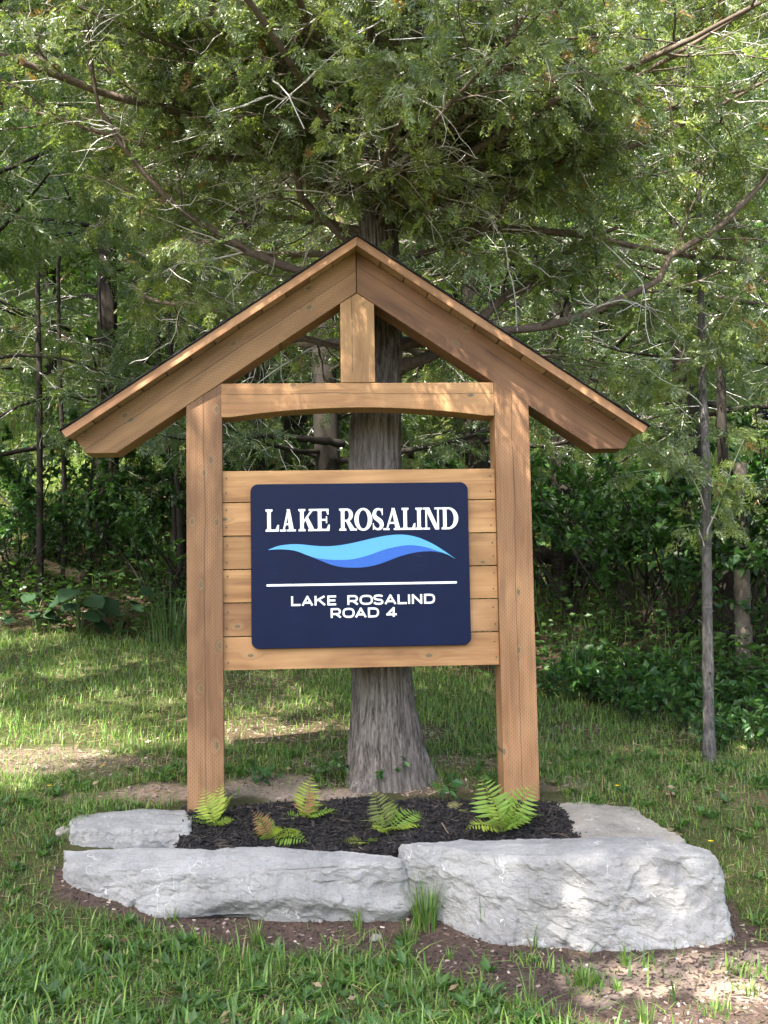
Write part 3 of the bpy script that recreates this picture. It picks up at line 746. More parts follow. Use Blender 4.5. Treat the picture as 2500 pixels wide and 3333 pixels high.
# ------------------------------------------------------------------ mulch bed, soil litter, gravel
def chips(n, sampler, lmin, lmax, wmin, wmax, cols, zoff=0.0, tilt=.35):
    X, Y, Z = sampler(n); n = len(X)
    tv = np.array([(-.5, -.5, -.5), (.5, -.5, -.5), (.5, .5, -.5), (-.5, .5, -.5), (-.5, -.5, .5), (.5, -.5, .5), (.5, .5, .5), (-.5, .5, .5)])
    tf = np.array([(3, 2, 1, 0), (4, 5, 6, 7), (0, 1, 5, 4), (1, 2, 6, 5), (2, 3, 7, 6), (3, 0, 4, 7)])
    A = np.stack([rng.normal(size=n), rng.normal(size=n), rng.normal(0, tilt, n)], -1); A = unit(A)
    U = unit(np.stack([rng.normal(0, .4, n), rng.normal(0, .4, n), np.ones(n)], -1))
    side = unit(np.cross(U, A)); U = np.cross(A, side)
    L = rng.uniform(lmin, lmax, n); W = rng.uniform(wmin, wmax, n); H = W*rng.uniform(.3, .6, n)
    sc = np.stack([L, W, H], -1)
    q = tv[None]*sc[:, None]*(1+rng.uniform(-.3, .3, (n, 8, 1)))
    V = np.stack([X, Y, Z+zoff], -1)[:, None]+q[..., 0:1]*A[:, None]+q[..., 1:2]*side[:, None]+q[..., 2:3]*U[:, None]
    F = (tf[None]+(np.arange(n)*8)[:, None, None]).reshape(-1, 4)
    cols = np.asarray(cols); C = cols[rng.integers(0, len(cols), n)]*rng.uniform(.6, 1.35, (n, 1))
    return V.reshape(-1, 3), F, np.repeat(C, 8, 0)
def bed_z(X, Y):
    back = .16+.06*np.sin(X*4+1)+.03*np.sin(X*13)
    z = -.012-.100*sm(-Y/.50)+.020*fbm(X*5, Y*5, 2., 3)
    fr = np.interp(X, [-1.2, -.5, .08, .16, 1.0, 1.2], [-.40, -.455, -.60, -.50, -.51, -.48])
    out = np.maximum.reduce([(Y-back)/.08, (-.93-.02*np.sin(Y*20)-X)/.05, (X-1.02-.09*sm((-Y-.1)/.4))/.06, (fr-Y)/.05, np.zeros_like(X)])
    return z-.16*np.clip(out, 0, 1.5)
bx, by = np.meshgrid(np.arange(-1.12, 1.25, .02), np.arange(-.70, .42, .02)); bz = bed_z(bx, by)
bi = np.arange(bx.size).reshape(bx.shape)
BF = np.stack([bi[:-1, :-1], bi[:-1, 1:], bi[1:, 1:], bi[1:, :-1]], -1).reshape(-1, 4)
M_mulchbase = simple_mat("black_mulch", (.010, .009, .009), .95)
link("mulch_bed", mesh_np("mulch_bed", np.stack([bx, by, bz], -1), BF, None, True), M_mulchbase, kind="structure")
def bed_s(n):
    X = rng.uniform(-1.02, 1.14, n); Y = rng.uniform(-.66, .30, n); k = (bed_z(X, Y) > G(X, Y)-.01) & (bed_z(X, Y) > bed_z(X, Y*0-.2)-.22)
    X, Y = X[k], Y[k]; return X, Y, bed_z(X, Y)
a = Acc()
a.add(*chips(9000, bed_s, .018, .055, .005, .012, [(.014, .012, .012), (.020, .017, .016), (.010, .009, .010), (.03, .025, .022)], .004))
a.add(*chips(160, bed_s, .03, .09, .002, .004, [(.10, .075, .05), (.16, .12, .08)], .010, .15))
link("mulch_chips", a.mesh("mulch_chips"), M_chip, kind="stuff")
def soil_s(n):
    X = rng.uniform(-2.0, 2.6, n); Y = rng.uniform(-2.3, -.3, n); k = soil_mask(X, Y); X, Y = X[k], Y[k]; return X, Y, G(X, Y)
a = Acc()
a.add(*chips(12000, soil_s, .010, .035, .004, .009, [(.075, .05, .04), (.055, .037, .03), (.115, .08, .062), (.038, .027, .023)], .002))
a.add(*chips(1300, soil_s, .008, .022, .006, .014, [(.28, .22, .18), (.20, .155, .125), (.36, .30, .25)], .002))
link("bark_litter", a.mesh("bark_litter"), M_chip, kind="stuff")
def pat_s(n):
    X = rng.uniform(-3.4, 3.2, n); Y = rng.uniform(-.5, 4, n); c = cover(X, Y)
    k = (c < .55) & (c > 0) | ((np.abs(X) < .9) & (Y > .2) & (Y < .55)); X, Y = X[k], Y[k]; return X, Y, G(X, Y)
a = Acc()
a.add(*chips(9000, pat_s, .008, .026, .006, .013, [(.23, .185, .15), (.19, .15, .12), (.13, .10, .075), (.28, .235, .195)], .002))
a.add(*chips(5000, pat_s, .03, .09, .002, .004, [(.26, .2, .13), (.16, .115, .075), (.34, .27, .18)], .004, .12))
def th_s(n):
    X = rng.uniform(-3.4, 3.4, n); Y = rng.uniform(-2.3, 5, n); k = (cover(X, Y) > .05) & (Y < edge_y(X)); X, Y = X[k], Y[k]; return X, Y, G(X, Y)
a.add(*chips(11000, th_s, .03, .10, .0018, .0035, [(.20, .165, .085), (.13, .10, .06), (.10, .12, .045), (.27, .22, .12)], .012, .25))
link("gravel_litter", a.mesh("gravel_litter"), M_chip, kind="stuff")

# ------------------------------------------------------------------ lawn
GREENS = np.array([(.092, .175, .034), (.122, .225, .040), (.07, .145, .034), (.16, .255, .05), (.10, .18, .05), (.20, .28, .07)])
STRAW = np.array([(.30, .25, .13), (.24, .19, .10)])
def blades(X, Y, hmin, hmax, wmin, wmax, segs=3, straw=.08, lean=.55, cols=GREENS, Z=None, splay=None):
    n = len(X); Z = G(X, Y)-.006 if Z is None else Z
    az = rng.uniform(0, 2*np.pi, n) if splay is None else splay
    d = np.stack([np.cos(az), np.sin(az)], -1); sd = np.stack([-d[:, 1], d[:, 0]], -1)
    H = rng.uniform(hmin, hmax, n)*rng.uniform(.7, 1.1, n); W = rng.uniform(wmin, wmax, n); B = np.abs(rng.normal(0, lean, n))+.08
    C = cols[rng.integers(0, len(cols), n)]*rng.uniform(.7, 1.3, (n, 1)); st = rng.random(n) < straw
    C[st] = STRAW[rng.integers(0, 2, st.sum())]
    V = []
    for k in range(segs+1):
        u = k/segs
        hz = H*(u-.35*B*u*u*.8); ho = H*B*u*u*.9
        cx = np.stack([X+d[:, 0]*ho, Y+d[:, 1]*ho, Z+hz], -1)
        ww = W*(1-u**2.2)*.5
        o = np.column_stack([sd*ww[:, None], np.zeros(n)])
        V += [cx-o, cx+o] if k < segs else [cx]
    V = np.stack(V, 1); m = V.shape[1]; F = []
    for k in range(segs-1):
        a0 = 2*k; F += [(a0, a0+1, a0+3), (a0, a0+3, a0+2)]
    F.append((m-3, m-2, m-1))
    F = (np.array(F)[None]+(np.arange(n)*m)[:, None, None]).reshape(-1, 3)
    return V.reshape(-1, 3), F, np.repeat(C, m, 0)
def lawn_s(n, x0, x1, y0, y1, margin=0.0):
    X = rng.uniform(x0, x1, n); Y = rng.uniform(y0, y1, n)
    c = cover(X, Y)*(.72+.5*fbm(X*2.2, Y*2.2, 6., 3))
    k = (rng.random(n) < c) & (Y < edge_y(X)+.25); return X[k], Y[k]
a = Acc()
X, Y = lawn_s(46000, -2.1, 2.2, -2.35, -.9); hs = np.clip(.75+.9*fbm(X*3.5, Y*3.5, 3.3, 3), .35, 1.5); a.add(*blades(X, Y, .035*hs, .115*hs, .003, .0085, 3, .05, 1.15))
X, Y = lawn_s(6500, -2.1, 2.2, -2.35, -.8); a.add(*blades(X, Y, .06, .155, .006, .0125, 3, .03, 1.1))
X, Y = lawn_s(78000, -3.0, 3.2, -.9, 1.4); a.add(*blades(X, Y, .03, .09, .003, .0065, 2, .10, 1.0))
X, Y = lawn_s(70000, -4.6, 4.6, 1.4, 5.8); a.add(*blades(X, Y, .04, .12, .004, .009, 2, .08, .8))
X, Y = lawn_s(1500, -3.6, 3.8, -.4, 5.8); a.add(*blades(X, Y, .10, .20, .004, .008, 3, .05, .6))
link("grass", a.mesh("grass"), M_grass, kind="stuff")
a = Acc(); n = 2600; X = rng.uniform(-3.6, 3.6, n); Y = rng.uniform(-2.3, 5.5, n); kk = (cover(X, Y) > .05) & (Y < edge_y(X)+.5); X, Y = X[kk], Y[kk]; n = len(X)
az = rng.uniform(0, 6.28, n)
FL_V = np.array([(0, 0, 0), (.5, .25, .06), (.5, -.25, .05), (1, 0, 0)]); FL_F = np.array([(0, 2, 1), (1, 2, 3)])
V, F = place(FL_V, FL_F, np.stack([X, Y, G(X, Y)+rng.uniform(.008, .035, n)], -1), np.stack([np.cos(az), np.sin(az), rng.normal(0, .2, n)], -1), np.array([0, 0, 1.])+rng.normal(0, .4, (n, 3)), rng.uniform(.02, .05, n))
a.add(V, F, np.repeat(np.array([(.28, .2, .12), (.2, .13, .08), (.34, .27, .17)])[rng.integers(0, 3, n)], 4, 0)); link("fallen_leaves", a.mesh("fallen_leaves"), M_leaf, kind="stuff")
# broad-leaved weeds in the turf
LEAF_V = np.array([(0, 0, 0), (.28, .22, .03), (.28, -.22, .03), (.62, .24, .02), (.62, -.24, .02), (1, 0, -.06), (.3, 0, -.03), (.65, 0, -.03)])
LEAF_F = np.array([(0, 6, 1), (0, 2, 6), (1, 6, 7), (1, 7, 3), (6, 2, 4), (6, 4, 7), (3, 7, 5), (7, 4, 5)])
X, Y = lawn_s(2600, -2.1, 2.3, -2.3, 1.2); n = len(X); kk = (Y < -.9) | (rng.random(n) < .45); X, Y = X[kk], Y[kk]; n = len(X); k = 6
O = np.repeat(np.stack([X, Y, G(X, Y)+.006], -1), k, 0); az = np.repeat(rng.uniform(0, 6.28, n), k)+np.tile(np.arange(k)*2*np.pi/k, n)+rng.normal(0, .3, n*k)
A = np.stack([np.cos(az), np.sin(az), rng.uniform(.25, 1.1, n*k)], -1); Nn = np.stack([-np.cos(az)*.5, -np.sin(az)*.5, np.ones(n*k)], -1)
S = np.repeat(rng.uniform(.03, .085, n), k)*rng.uniform(.7, 1.2, n*k)
V, F = place(LEAF_V*np.array([1, .75, 1]), LEAF_F, O, A, Nn, S)
C = np.repeat(np.array([(.06, .13, .028), (.08, .155, .04), (.05, .11, .03)])[rng.integers(0, 3, n)], k, 0)*rng.uniform(.75, 1.2, (n*k, 1))
link("lawn_weeds", mesh_np("lawn_weeds", V, F, np.repeat(C, len(LEAF_V), 0)), M_leaf, kind="stuff")
# grass tufts that stand alone against the stones and in the soil
TUFTS = [(1385, 3015, 150, .30, .11, "tall lush grass tuft growing in the gap between the two front blocks"), (1330, 3075, 60, .16, .08, "dark grass tuft at the mouth of the gap between the front blocks"),
         (835, 3075, 45, .15, .05, "bright grass tuft in soil against the long front block, nearest its middle"), (665, 3085, 40, .10, .05, "yellow-green low tuft in the soil ahead of the long block"),
         (1165, 3045, 22, .20, .06, "thin dark grass tuft against the long block close to the gap"), (1570, 3040, 16, .24, .05, "wispy grass blades against the largest block nearest the gap"),
         (1680, 3060, 24, .16, .05, "fine grass tuft at the foot of the largest block"), (1735, 3085, 18, .18, .05, "thin curved grass tuft at the foot of the largest block below a white streak"),
         (2035, 3150, 40, .12, .04, "compact upright grass tuft in bare soil before the largest block"), (1900, 3205, 80, .11, .09, "pale spreading grass clump in the bare soil"),
         (2195, 3085, 14, .10, .03, "tiny grass tuft under the largest block's outer half"), (1465, 3130, 20, .10, .03, "lone small grass tuft in the soil strip under the gap"),
         (2010, 3225, 30, .08, .04, "short bright tuft beside the pale spreading clump"), (2100, 3330, 45, .13, .06, "dark broad-bladed tuft at the picture's bottom edge in the soil"),
         (1720, 3290, 9, .30, .05, "few very long upright grass blades in the soil"), (2330, 3300, 60, .10, .14, "loose low grass clump on pale gravel"), (1330, 3240, 70, .13, .22, "broad low grass clump at the lawn's edge under the gap between the blocks"), (1800, 3330, 60, .11, .2, "low grass clump in the soil at the picture's bottom edge, left of the dark tuft"), (2440, 3240, 40, .09, .1, "small sparse tuft on pale gravel near the picture's corner"), (560, 3000, 34, .10, .06, "green tuft at the soil edge before the long block's outer end")]
for (px, py, nb, h, r, lab) in TUFTS:
    p = ground_at(px, py); aa = rng.uniform(0, 6.28, nb); rr = r*np.sqrt(rng.random(nb))*.5
    X = p[0]+rr*np.cos(aa); Y = p[1]+rr*np.sin(aa)
    V, F, C = blades(X, Y, h*.45, h, .003, .006, 3, .03, .42, splay=aa+rng.normal(0, .5, nb))
    base = np.array([p[0], p[1], float(G(p[0], p[1]))])
    o = link("grass_tuft", mesh_np("grass_tuft", V-base, F, C), M_grass, None, lab, "grass tuft", "grass tufts by the stones"); o.location = base

# ------------------------------------------------------------------ ferns
def frond_mesh(L, npin, lift, curl, col, seed, wid=.36):
    r = np.random.default_rng(seed); n = npin
    u = np.linspace(0, 1, n+3); ang = lift-curl*u**1.4
    st = L/(n+2); P = [np.zeros(3)]
    for i in range(n+2): P.append(P[-1]+st*np.array([math.cos(ang[i]), 0, math.sin(ang[i])]))
    P = np.array(P); a = Acc()
    V, F = tubes(P[None], np.linspace(.0022, .0006, n+3)[None], 3); F = np.concatenate([F[:, [0, 1, 2]], F[:, [0, 2, 3]]]); a.add(V, F, np.array(col)*.8)
    pv = np.array([(0, 0, 0), (.25, .11, .015), (.25, -.11, .015), (.65, .085, .0), (.65, -.085, .0), (1, 0, -.12), (.3, 0, -.02)])
    pf = np.array([(0, 6, 1), (0, 2, 6), (1, 6, 3), (6, 4, 3), (6, 2, 4), (3, 4, 5)])
    ii = np.arange(2, n+2); O = np.repeat(P[ii], 2, 0); sgn = np.tile([1, -1], len(ii)); T = np.repeat(unit(P[ii+1]-P[ii-1]), 2, 0)
    w = np.interp((ii-2)/(n-1), [0, .18, .45, 1], [.6, 1, .92, .12])*L*wid; w = np.repeat(w, 2)*r.uniform(.9, 1.1, 2*len(ii))
    side = np.array([0, 1.0, 0])[None]*sgn[:, None]; up = np.cross(T, np.array([0, 1.0, 0])); up = -up
    A = unit(side+T*.38-np.array([0, 0, .18])+r.normal(0, .06, (len(sgn), 3))); Nn = up+r.normal(0, .12, (len(sgn), 3))
    V, F = place(pv*np.array([1, .82, 1]), pf, O, A, Nn, w)
    C = np.repeat(np.array(col)[None]*r.uniform(.85, 1.15, (len(sgn), 1)), len(pv), 0)
    a.add(V, F, C); return a.mesh("frond")
YG = (.29, .36, .06); MG = (.18, .285, .05); DG = (.095, .175, .035); RB = (.26, .14, .06)
def fern(px, Yd, label, fr):
    p = at(px, 2700, Yd); z = float(bed_z(np.array([p[0]]), np.array([Yd]))[0])
    e = empty("fern", (p[0], p[1], z), label, "fern", "young ferns planted in the mulch")
    for i, (az, L, lift, curl, col) in enumerate(fr):
        o = link("frond", frond_mesh(L*1.10, 12, math.radians(lift), math.radians(curl), col, i+int(px)), M_fern, e)
        o.rotation_euler = (random.uniform(-.5, .5), random.uniform(-.1, .25), math.radians(az+random.uniform(-14, 14)))
fern(700, -.20, "yellow-green fern with two upright fronds in front of a post, beside the small white block",
     [(62, .235, 72, 45, YG), (100, .20, 84, 30, YG), (45, .23, 64, 55, YG), (170, .15, 40, 70, MG), (-50, .12, 45, 60, MG), (200, .14, 30, 40, DG), (-95, .10, 60, 60, YG), (20, .11, 55, 80, YG)])
fern(885, -.37, "drooping fern nearest the long front block, with one reddish upright frond",
     [(140, .17, 80, 30, RB), (115, .15, 70, 60, MG), (-60, .21, 40, 75, YG), (-20, .17, 45, 60, YG), (-35, .20, 30, 55, MG), (165, .12, 35, 60, YG), (60, .12, 60, 70, YG), (-120, .10, 40, 50, MG)])
fern(985, -.15, "fern with two rusty brown fronds behind the drooping one",
     [(95, .22, 86, 18, YG), (65, .18, 80, 20, RB), (40, .17, 55, 70, YG), (5, .22, 30, 55, YG), (-15, .18, 22, 40, MG), (150, .12, 40, 70, MG), (-80, .12, 40, 70, YG), (20, .15, 60, 80, (.2, .2, .05))])
fern(1262, -.30, "mid-green fern near the bed's middle, between the trunk and the gap in the front blocks",
     [(95, .22, 80, 25, (.15, .17, .05)), (70, .22, 70, 65, MG), (30, .24, 52, 75, MG), (10, .20, 40, 70, YG), (170, .15, 45, 60, (.2, .25, .06)), (-90, .13, 40, 60, YG), (-140, .14, 30, 50, YG), (-40, .12, 45, 60, YG)])
fern(1635, -.33, "biggest and tallest fern, bright green, in front of a post beside the buff slab",
     [(72, .30, 80, 30, MG), (128, .22, 76, 42, YG), (38, .20, 60, 55, YG), (20, .25, 48, 65, MG), (185, .22, 42, 75, YG), (-60, .18, 62, 55, MG), (-100, .15, 60, 60, (.2, .24, .06)), (130, .20, 60, 60, YG), (-20, .16, 55, 70, MG), (35, .30, 70, 50, MG)])
fern(1490, -.10, "small wilted brownish fern sprig in the mulch behind the others",
     [(120, .09, 60, 90, (.26, .24, .10)), (60, .08, 50, 90, (.24, .2, .09)), (-60, .08, 30, 60, (.2, .2, .08))])
fern(1195, -.40, "low dull fern sprout lying beside the mid-green fern",
     [(180, .12, 22, 40, (.13, .15, .04)), (-120, .09, 30, 40, YG), (-60, .07, 40, 40, (.2, .27, .07))])

# ------------------------------------------------------------------ the big cedar behind the sign
def spray_template(npair, sub, seed):
    """flat cedar fan: a midrib with side branchlets, each a narrow rhombus"""
    r = np.random.default_rng(seed); V = []; F = []
    def rh(p, a, L, w, z0):
        d = np.array([math.cos(a), math.sin(a)]); s = np.array([-d[1], d[0]]); b = len(V)
        for q in (p, p+d*L*.45+s*w, p+d*L, p+d*L*.45-s*w):
            V.append((q[0], q[1], z0-.22*q[0]**2+.03*r.normal()))
        F.extend([(b, b+3, b+1), (b+1, b+3, b+2)])
    for i in range(npair):
        u = .08+.80*i/npair; L = .50*(1-.62*u)*(.55+.45*min(1, i/2+.3))
        for s in (1, -1):
            uu = u+(.03 if s > 0 else 0)+r.normal(0, .012); a = s*math.radians(48+r.normal(0, 6)); l = L*r.uniform(.8, 1.15); p = np.array([uu, 0.0])
            rh(p, a, l, .031, 0)
            if sub:
                d = np.array([math.cos(a), math.sin(a)])
                for f, s2 in (((.42, 1), (.62, -1)) if i < 1 else ((.5, 1),)): rh(p+d*l*f, a+s2*math.radians(42), l*.6, .026, .01)
    rh(np.array([.0, 0.0]), 0, 1.0, .020, 0); rh(np.array([.75, 0.0]), 0, .3, .035, 0)
    return np.array(V), np.array(F)
SPR = [spray_template(5, True, s) for s in range(3)]; SPR_LO = [spray_template(4, False, s+9) for s in range(2)]
CEDAR_COL = np.array([(.125, .168, .072), (.148, .190, .076), (.100, .142, .070), (.175, .220, .074), (.150, .182, .095), (.205, .245, .080), (.118, .162, .092)])*np.array([1.20, 1.18, 1.05])
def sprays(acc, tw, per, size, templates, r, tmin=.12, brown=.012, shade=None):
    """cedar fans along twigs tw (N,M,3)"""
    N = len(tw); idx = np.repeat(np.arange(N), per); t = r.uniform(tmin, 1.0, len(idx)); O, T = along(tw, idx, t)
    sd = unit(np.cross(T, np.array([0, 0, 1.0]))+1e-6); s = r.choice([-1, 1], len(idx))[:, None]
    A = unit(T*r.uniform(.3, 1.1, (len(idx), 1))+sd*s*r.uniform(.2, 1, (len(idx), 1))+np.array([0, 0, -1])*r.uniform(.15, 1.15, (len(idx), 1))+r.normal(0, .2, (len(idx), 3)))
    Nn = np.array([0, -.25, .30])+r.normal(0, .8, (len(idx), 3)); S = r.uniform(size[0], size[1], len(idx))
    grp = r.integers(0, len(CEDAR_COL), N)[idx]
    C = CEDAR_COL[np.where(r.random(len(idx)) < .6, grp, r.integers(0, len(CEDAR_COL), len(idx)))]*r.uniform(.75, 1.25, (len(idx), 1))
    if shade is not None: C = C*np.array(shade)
    b = r.random(len(idx)) < brown; C[b] = np.array((.34, .19, .09))
    w = r.integers(0, len(templates), len(idx))
    for k, (tv, tf) in enumerate(templates):
        m = w == k
        if m.any():
            V, F = place(tv, tf, O[m], A[m], Nn[m], S[m]); acc.add(V, F, np.repeat(C[m], len(tv), 0))
def side_shoots(P, per, tmin, tmax, lmin, lmax, r, nseg=5, wob=.16, grav=-.05, fwd=.55, taper=True, lenw=None, flat=.35):
    N = len(P); idx = np.repeat(np.arange(N), per); t = r.uniform(tmin, tmax, len(idx)); S, T = along(P, idx, t)
    sd = unit(np.cross(T, np.array([0, 0, 1.0]))+1e-6); s = r.choice([-1, 1], len(idx))[:, None]
    D = T*fwd+sd*s*r.uniform(.5, 1.0, (len(idx), 1))+r.normal(0, flat, (len(idx), 3))
    L = r.uniform(lmin, lmax, len(idx))*((1.15-.6*t) if taper else 1)
    if lenw is not None: L = L*lenw[idx]
    return grow(S, D, L, nseg, wob, grav, r), idx
def bark_trunk(P, R, k, rows, rel, seed, flare=0.0, lobes=7):
    """trunk with deep vertical fibres, modelled in the mesh"""
    Q = resample(np.column_stack([P, R]), rows); th = np.linspace(0, 2*np.pi, k, endpoint=False)
    c, s = np.cos(th)[None], np.sin(th)[None]; z = Q[:, 2:3]
    tw = .12*np.sin(z*1.1+seed)
    a = fbm(6.5*np.cos(th+tw)+seed, 6.5*np.sin(th+tw), z*1.9, 4); b = fbm(16*np.cos(th+tw), 16*np.sin(th+tw)+seed, z*5.5, 3)
    rid = (1-np.abs(a)*2.2)*.6+b*.5
    low = np.exp(-np.maximum(z-Q[0, 2], 0)/.20)
    rr = Q[:, 3:4]*(1+rel*rid+.05*fbm(c*1.5+seed, s*1.5, z*.8, 2)) + flare*low*(.5+.9*np.maximum(0, np.cos(th*2.5+1.2*seed))[None]**2+.5*np.maximum(0, np.cos(th+.5))[None]**6)
    V = np.stack([Q[:, 0:1]+rr*c, Q[:, 1:2]+rr*s, np.broadcast_to(z, rr.shape)-.0*rr], -1)
    i = np.arange(rows-1)[:, None]*k; j = np.arange(k)[None]; j2 = (j+1) % k
    return V.reshape(-1, 3), np.stack([i+j, i+j2, i+k+j2, i+k+j], -1).reshape(-1, 4)

CY0 = .52
cedar = empty("cedar_tree", (.15, CY0, 0), "huge old cedar with fibrous grey trunk right behind the sign, its boughs filling the sky", "tree", "cedar trees")
def cl(name, me, mat, kind=None, label=None):
    me.transform(Matrix.Translation((-.15, -CY0, 0))); return link(name, me, mat, cedar, label, kind=kind)
TP = np.array([(.165, CY0, -.12), (.155, CY0, .1), (.140, CY0, .55), (.122, CY0, 1.2), (.118, CY0, 2.0), (.155, CY0, 2.7), (.163, CY0, 3.2), (.11, CY0, 4.15), (.12, CY0, 5.2), (.1, CY0, 7.5), (.1, CY0, 10.5)])
TR = np.array([.205, .185, .158, .146, .138, .122, .105, .085, .070, .045, .012])
V, F = bark_trunk(TP, TR, 200, 340, .22, 2.3, .13)
cl("trunk", mesh_np("trunk", V, F, None, True), M_bark)
# limbs followed from the photograph: pixel path from the trunk outwards, end depth, base and tip diameter in pixels
LIMBS = [([(1190, 800), (1130, 784), (1040, 700), (987, 655), (972, 588), (934, 452), (897, 369), (874, 271), (836, 150), (799, 45)], -.35, 42, 14),
         ([(1190, 940), (1080, 905), (980, 882), (889, 851), (769, 791), (663, 731), (580, 671), (512, 610), (452, 543), (392, 467), (347, 399), (309, 301), (294, 151)], -.1, 48, 16),
         ([(1215, 545), (1070, 490), (980, 452), (897, 399), (791, 332), (723, 301), (625, 271), (520, 234), (445, 211)], .2, 38, 12),
         ([(1200, 760), (1115, 731), (1040, 723), (897, 705), (799, 693), (648, 648), (527, 603), (380, 560)], 1.0, 34, 10),
         ([(1225, 1160), (1050, 1120), (900, 1075), (760, 1040), (640, 990), (520, 985), (430, 930)], 1.6, 36, 12),
         ([(1230, 640), (1310, 452), (1363, 362), (1438, 226), (1514, 113), (1566, 23), (1620, -80)], -.2, 52, 26),
         ([(1235, 640), (1400, 520), (1551, 392), (1627, 362), (1732, 316), (1850, 250), (1980, 190)], .9, 46, 16),
         ([(1240, 860), (1310, 844), (1423, 814), (1476, 806), (1574, 754), (1642, 671), (1700, 560)], .1, 34, 12),
         ([(1236, 1240), (1316, 1190), (1415, 1150), (1500, 1100), (1574, 1031), (1640, 972), (1713, 932), (1777, 867), (1875, 806), (2010, 740)], .9, 70, 20),
         ([(1240, 1120), (1400, 1110), (1640, 1078), (1747, 1064), (1879, 1031), (2012, 978), (2131, 919), (2190, 829), (2305, 761), (2395, 686), (2486, 588), (2560, 500)], .3, 50, 26),
         ([(1200, 330), (1130, 260), (1040, 190), (960, 90), (900, -30)], -.6, 40, 16), ([(1200, 240), (1330, 120), (1420, 10), (1500, -120)], -.7, 40, 18),
         ([(1235, 700), (1500, 640), (1700, 610), (1950, 600), (2150, 560), (2300, 520)], 1.5, 36, 10)]
traced = []; rad = []
for (pp, ye, d0, d1) in LIMBS:
    n = len(pp); ys = CY0+(ye-CY0)*(np.linspace(0, 1, n)**1.3)
    P = resample(np.array([at(x, y, Yd) for (x, y), Yd in zip(pp, ys)]), 22)
    P[1:-1] += rng.normal(0, .006, (20, 3)); traced.append(P)
    R = np.linspace(d0, d1, 22)/2/FPX*4.3; R[:3] *= np.array([1.5, 1.22, 1.06]); rad.append(R)
    V, F = tubes(P[None], R[None]*(1+rng.normal(0, .06, (1, 22))), 9); cl("limb", mesh_np("limb", V, F, None, True), M_limb)
traced = np.array(traced)
# the rest of its boughs, all round and up to the top
nb = 124; hz = np.r_[rng.uniform(2.5, 4.4, 40), rng.uniform(4.6, 8.6, 24), rng.uniform(3.3, 4.5, 36), rng.uniform(3.25, 4.1, 24)]; az = np.arange(nb)*2.399+rng.normal(0, .3, nb); az[40:64] = np.pi/2+np.linspace(-1.5, 1.5, 24)[rng.permutation(24)]; az[64:100] = -np.pi/2+np.linspace(-1.45, 1.45, 36)+rng.normal(0, .08, 36); az[100:] = -np.pi/2+np.linspace(-1.2, 1.2, 24)[rng.permutation(24)]
Lb = (3.0*(1-((hz-2.2)/8.6)**1.4)+.35)*rng.uniform(.8, 1.15, nb); el = rng.uniform(.05, .6, nb)
D = np.stack([np.cos(az)*np.cos(el), np.sin(az)*np.cos(el), np.sin(el)], -1)
Lb[40:64] *= .8; Lb[64:100] = rng.uniform(1.0, 2.9, 36); Lb[100:] = rng.uniform(.5, 1.25, 24); D[64:, 2] *= .5; ok = ~((D[:, 1] < -.1) & (hz < 3.25)); hz, D, Lb = hz[ok], D[ok], Lb[ok]
tx = np.interp(hz, TP[:, 2], TP[:, 0]); S0 = np.stack([tx, np.full(len(hz), CY0), hz], -1)
boughs = grow(S0, D, Lb, 21, .055, .012); Rb = np.linspace(1, .22, 22)[None]*(.009+.007*Lb)[:, None]
Rb[:, :2] *= 1.3
V, F = tubes(boughs, Rb, 7); cl("bough", mesh_np("bough", V, F, None, True), M_limb, "stuff")
allb = np.concatenate([traced, boughs]); lens = np.linalg.norm(np.diff(allb, axis=1), axis=2).sum(1)
br = np.random.default_rng(21)
t2, i2 = side_shoots(allb, 13, .18, 1.0, .35, .95, br, 7, .13, -.015, .75, True, np.clip(lens/2.2, .5, 1.2))
# leave the space in front of and inside the timber frame free
def clear(P):
    x, y, z = P[..., 0], P[..., 1], P[..., 2]
    roofz = 3.10-.672*np.abs(x)
    bad = (y < .42) & (np.abs(x) < 1.72) & (z < roofz+.10) | (y < .3) & (z < 1.9) | (y < .9) & (np.abs(x) < .85) & (z < 2.1)
    # nothing hangs between the camera and the sign
    bad |= (y < .0) & (((z-CAM[2])/(y-CAM[1])*5.8+CAM[2]) < 3.10-.672*np.abs((x-CAM[0])/(y-CAM[1])*5.8+CAM[0]))
    return ~bad.any(axis=1)
k = clear(t2); t2, i2 = t2[k], i2[k]
V, F = tubes(t2, np.linspace(.0072, .0026, 8)[None]*br.uniform(.6, 1.2, (len(t2), 1)), 4)
cl("branchlet", mesh_np("branchlet", V, F, None, True), M_limb, "stuff")
t3, i3 = side_shoots(t2, 7, .15, 1.0, .14, .42, br, 5, .18, -.05, .6)
k = clear(t3); t3, i3 = t3[k], i3[k]
# the lower, inner twigs have died back and weathered pale
core = np.hypot(t3[:, 0, 0]-.13, t3[:, 0, 1]-CY0); dead = (br.random(len(t3)) < .13) | ((core < .9) & (br.random(len(t3)) < .6))
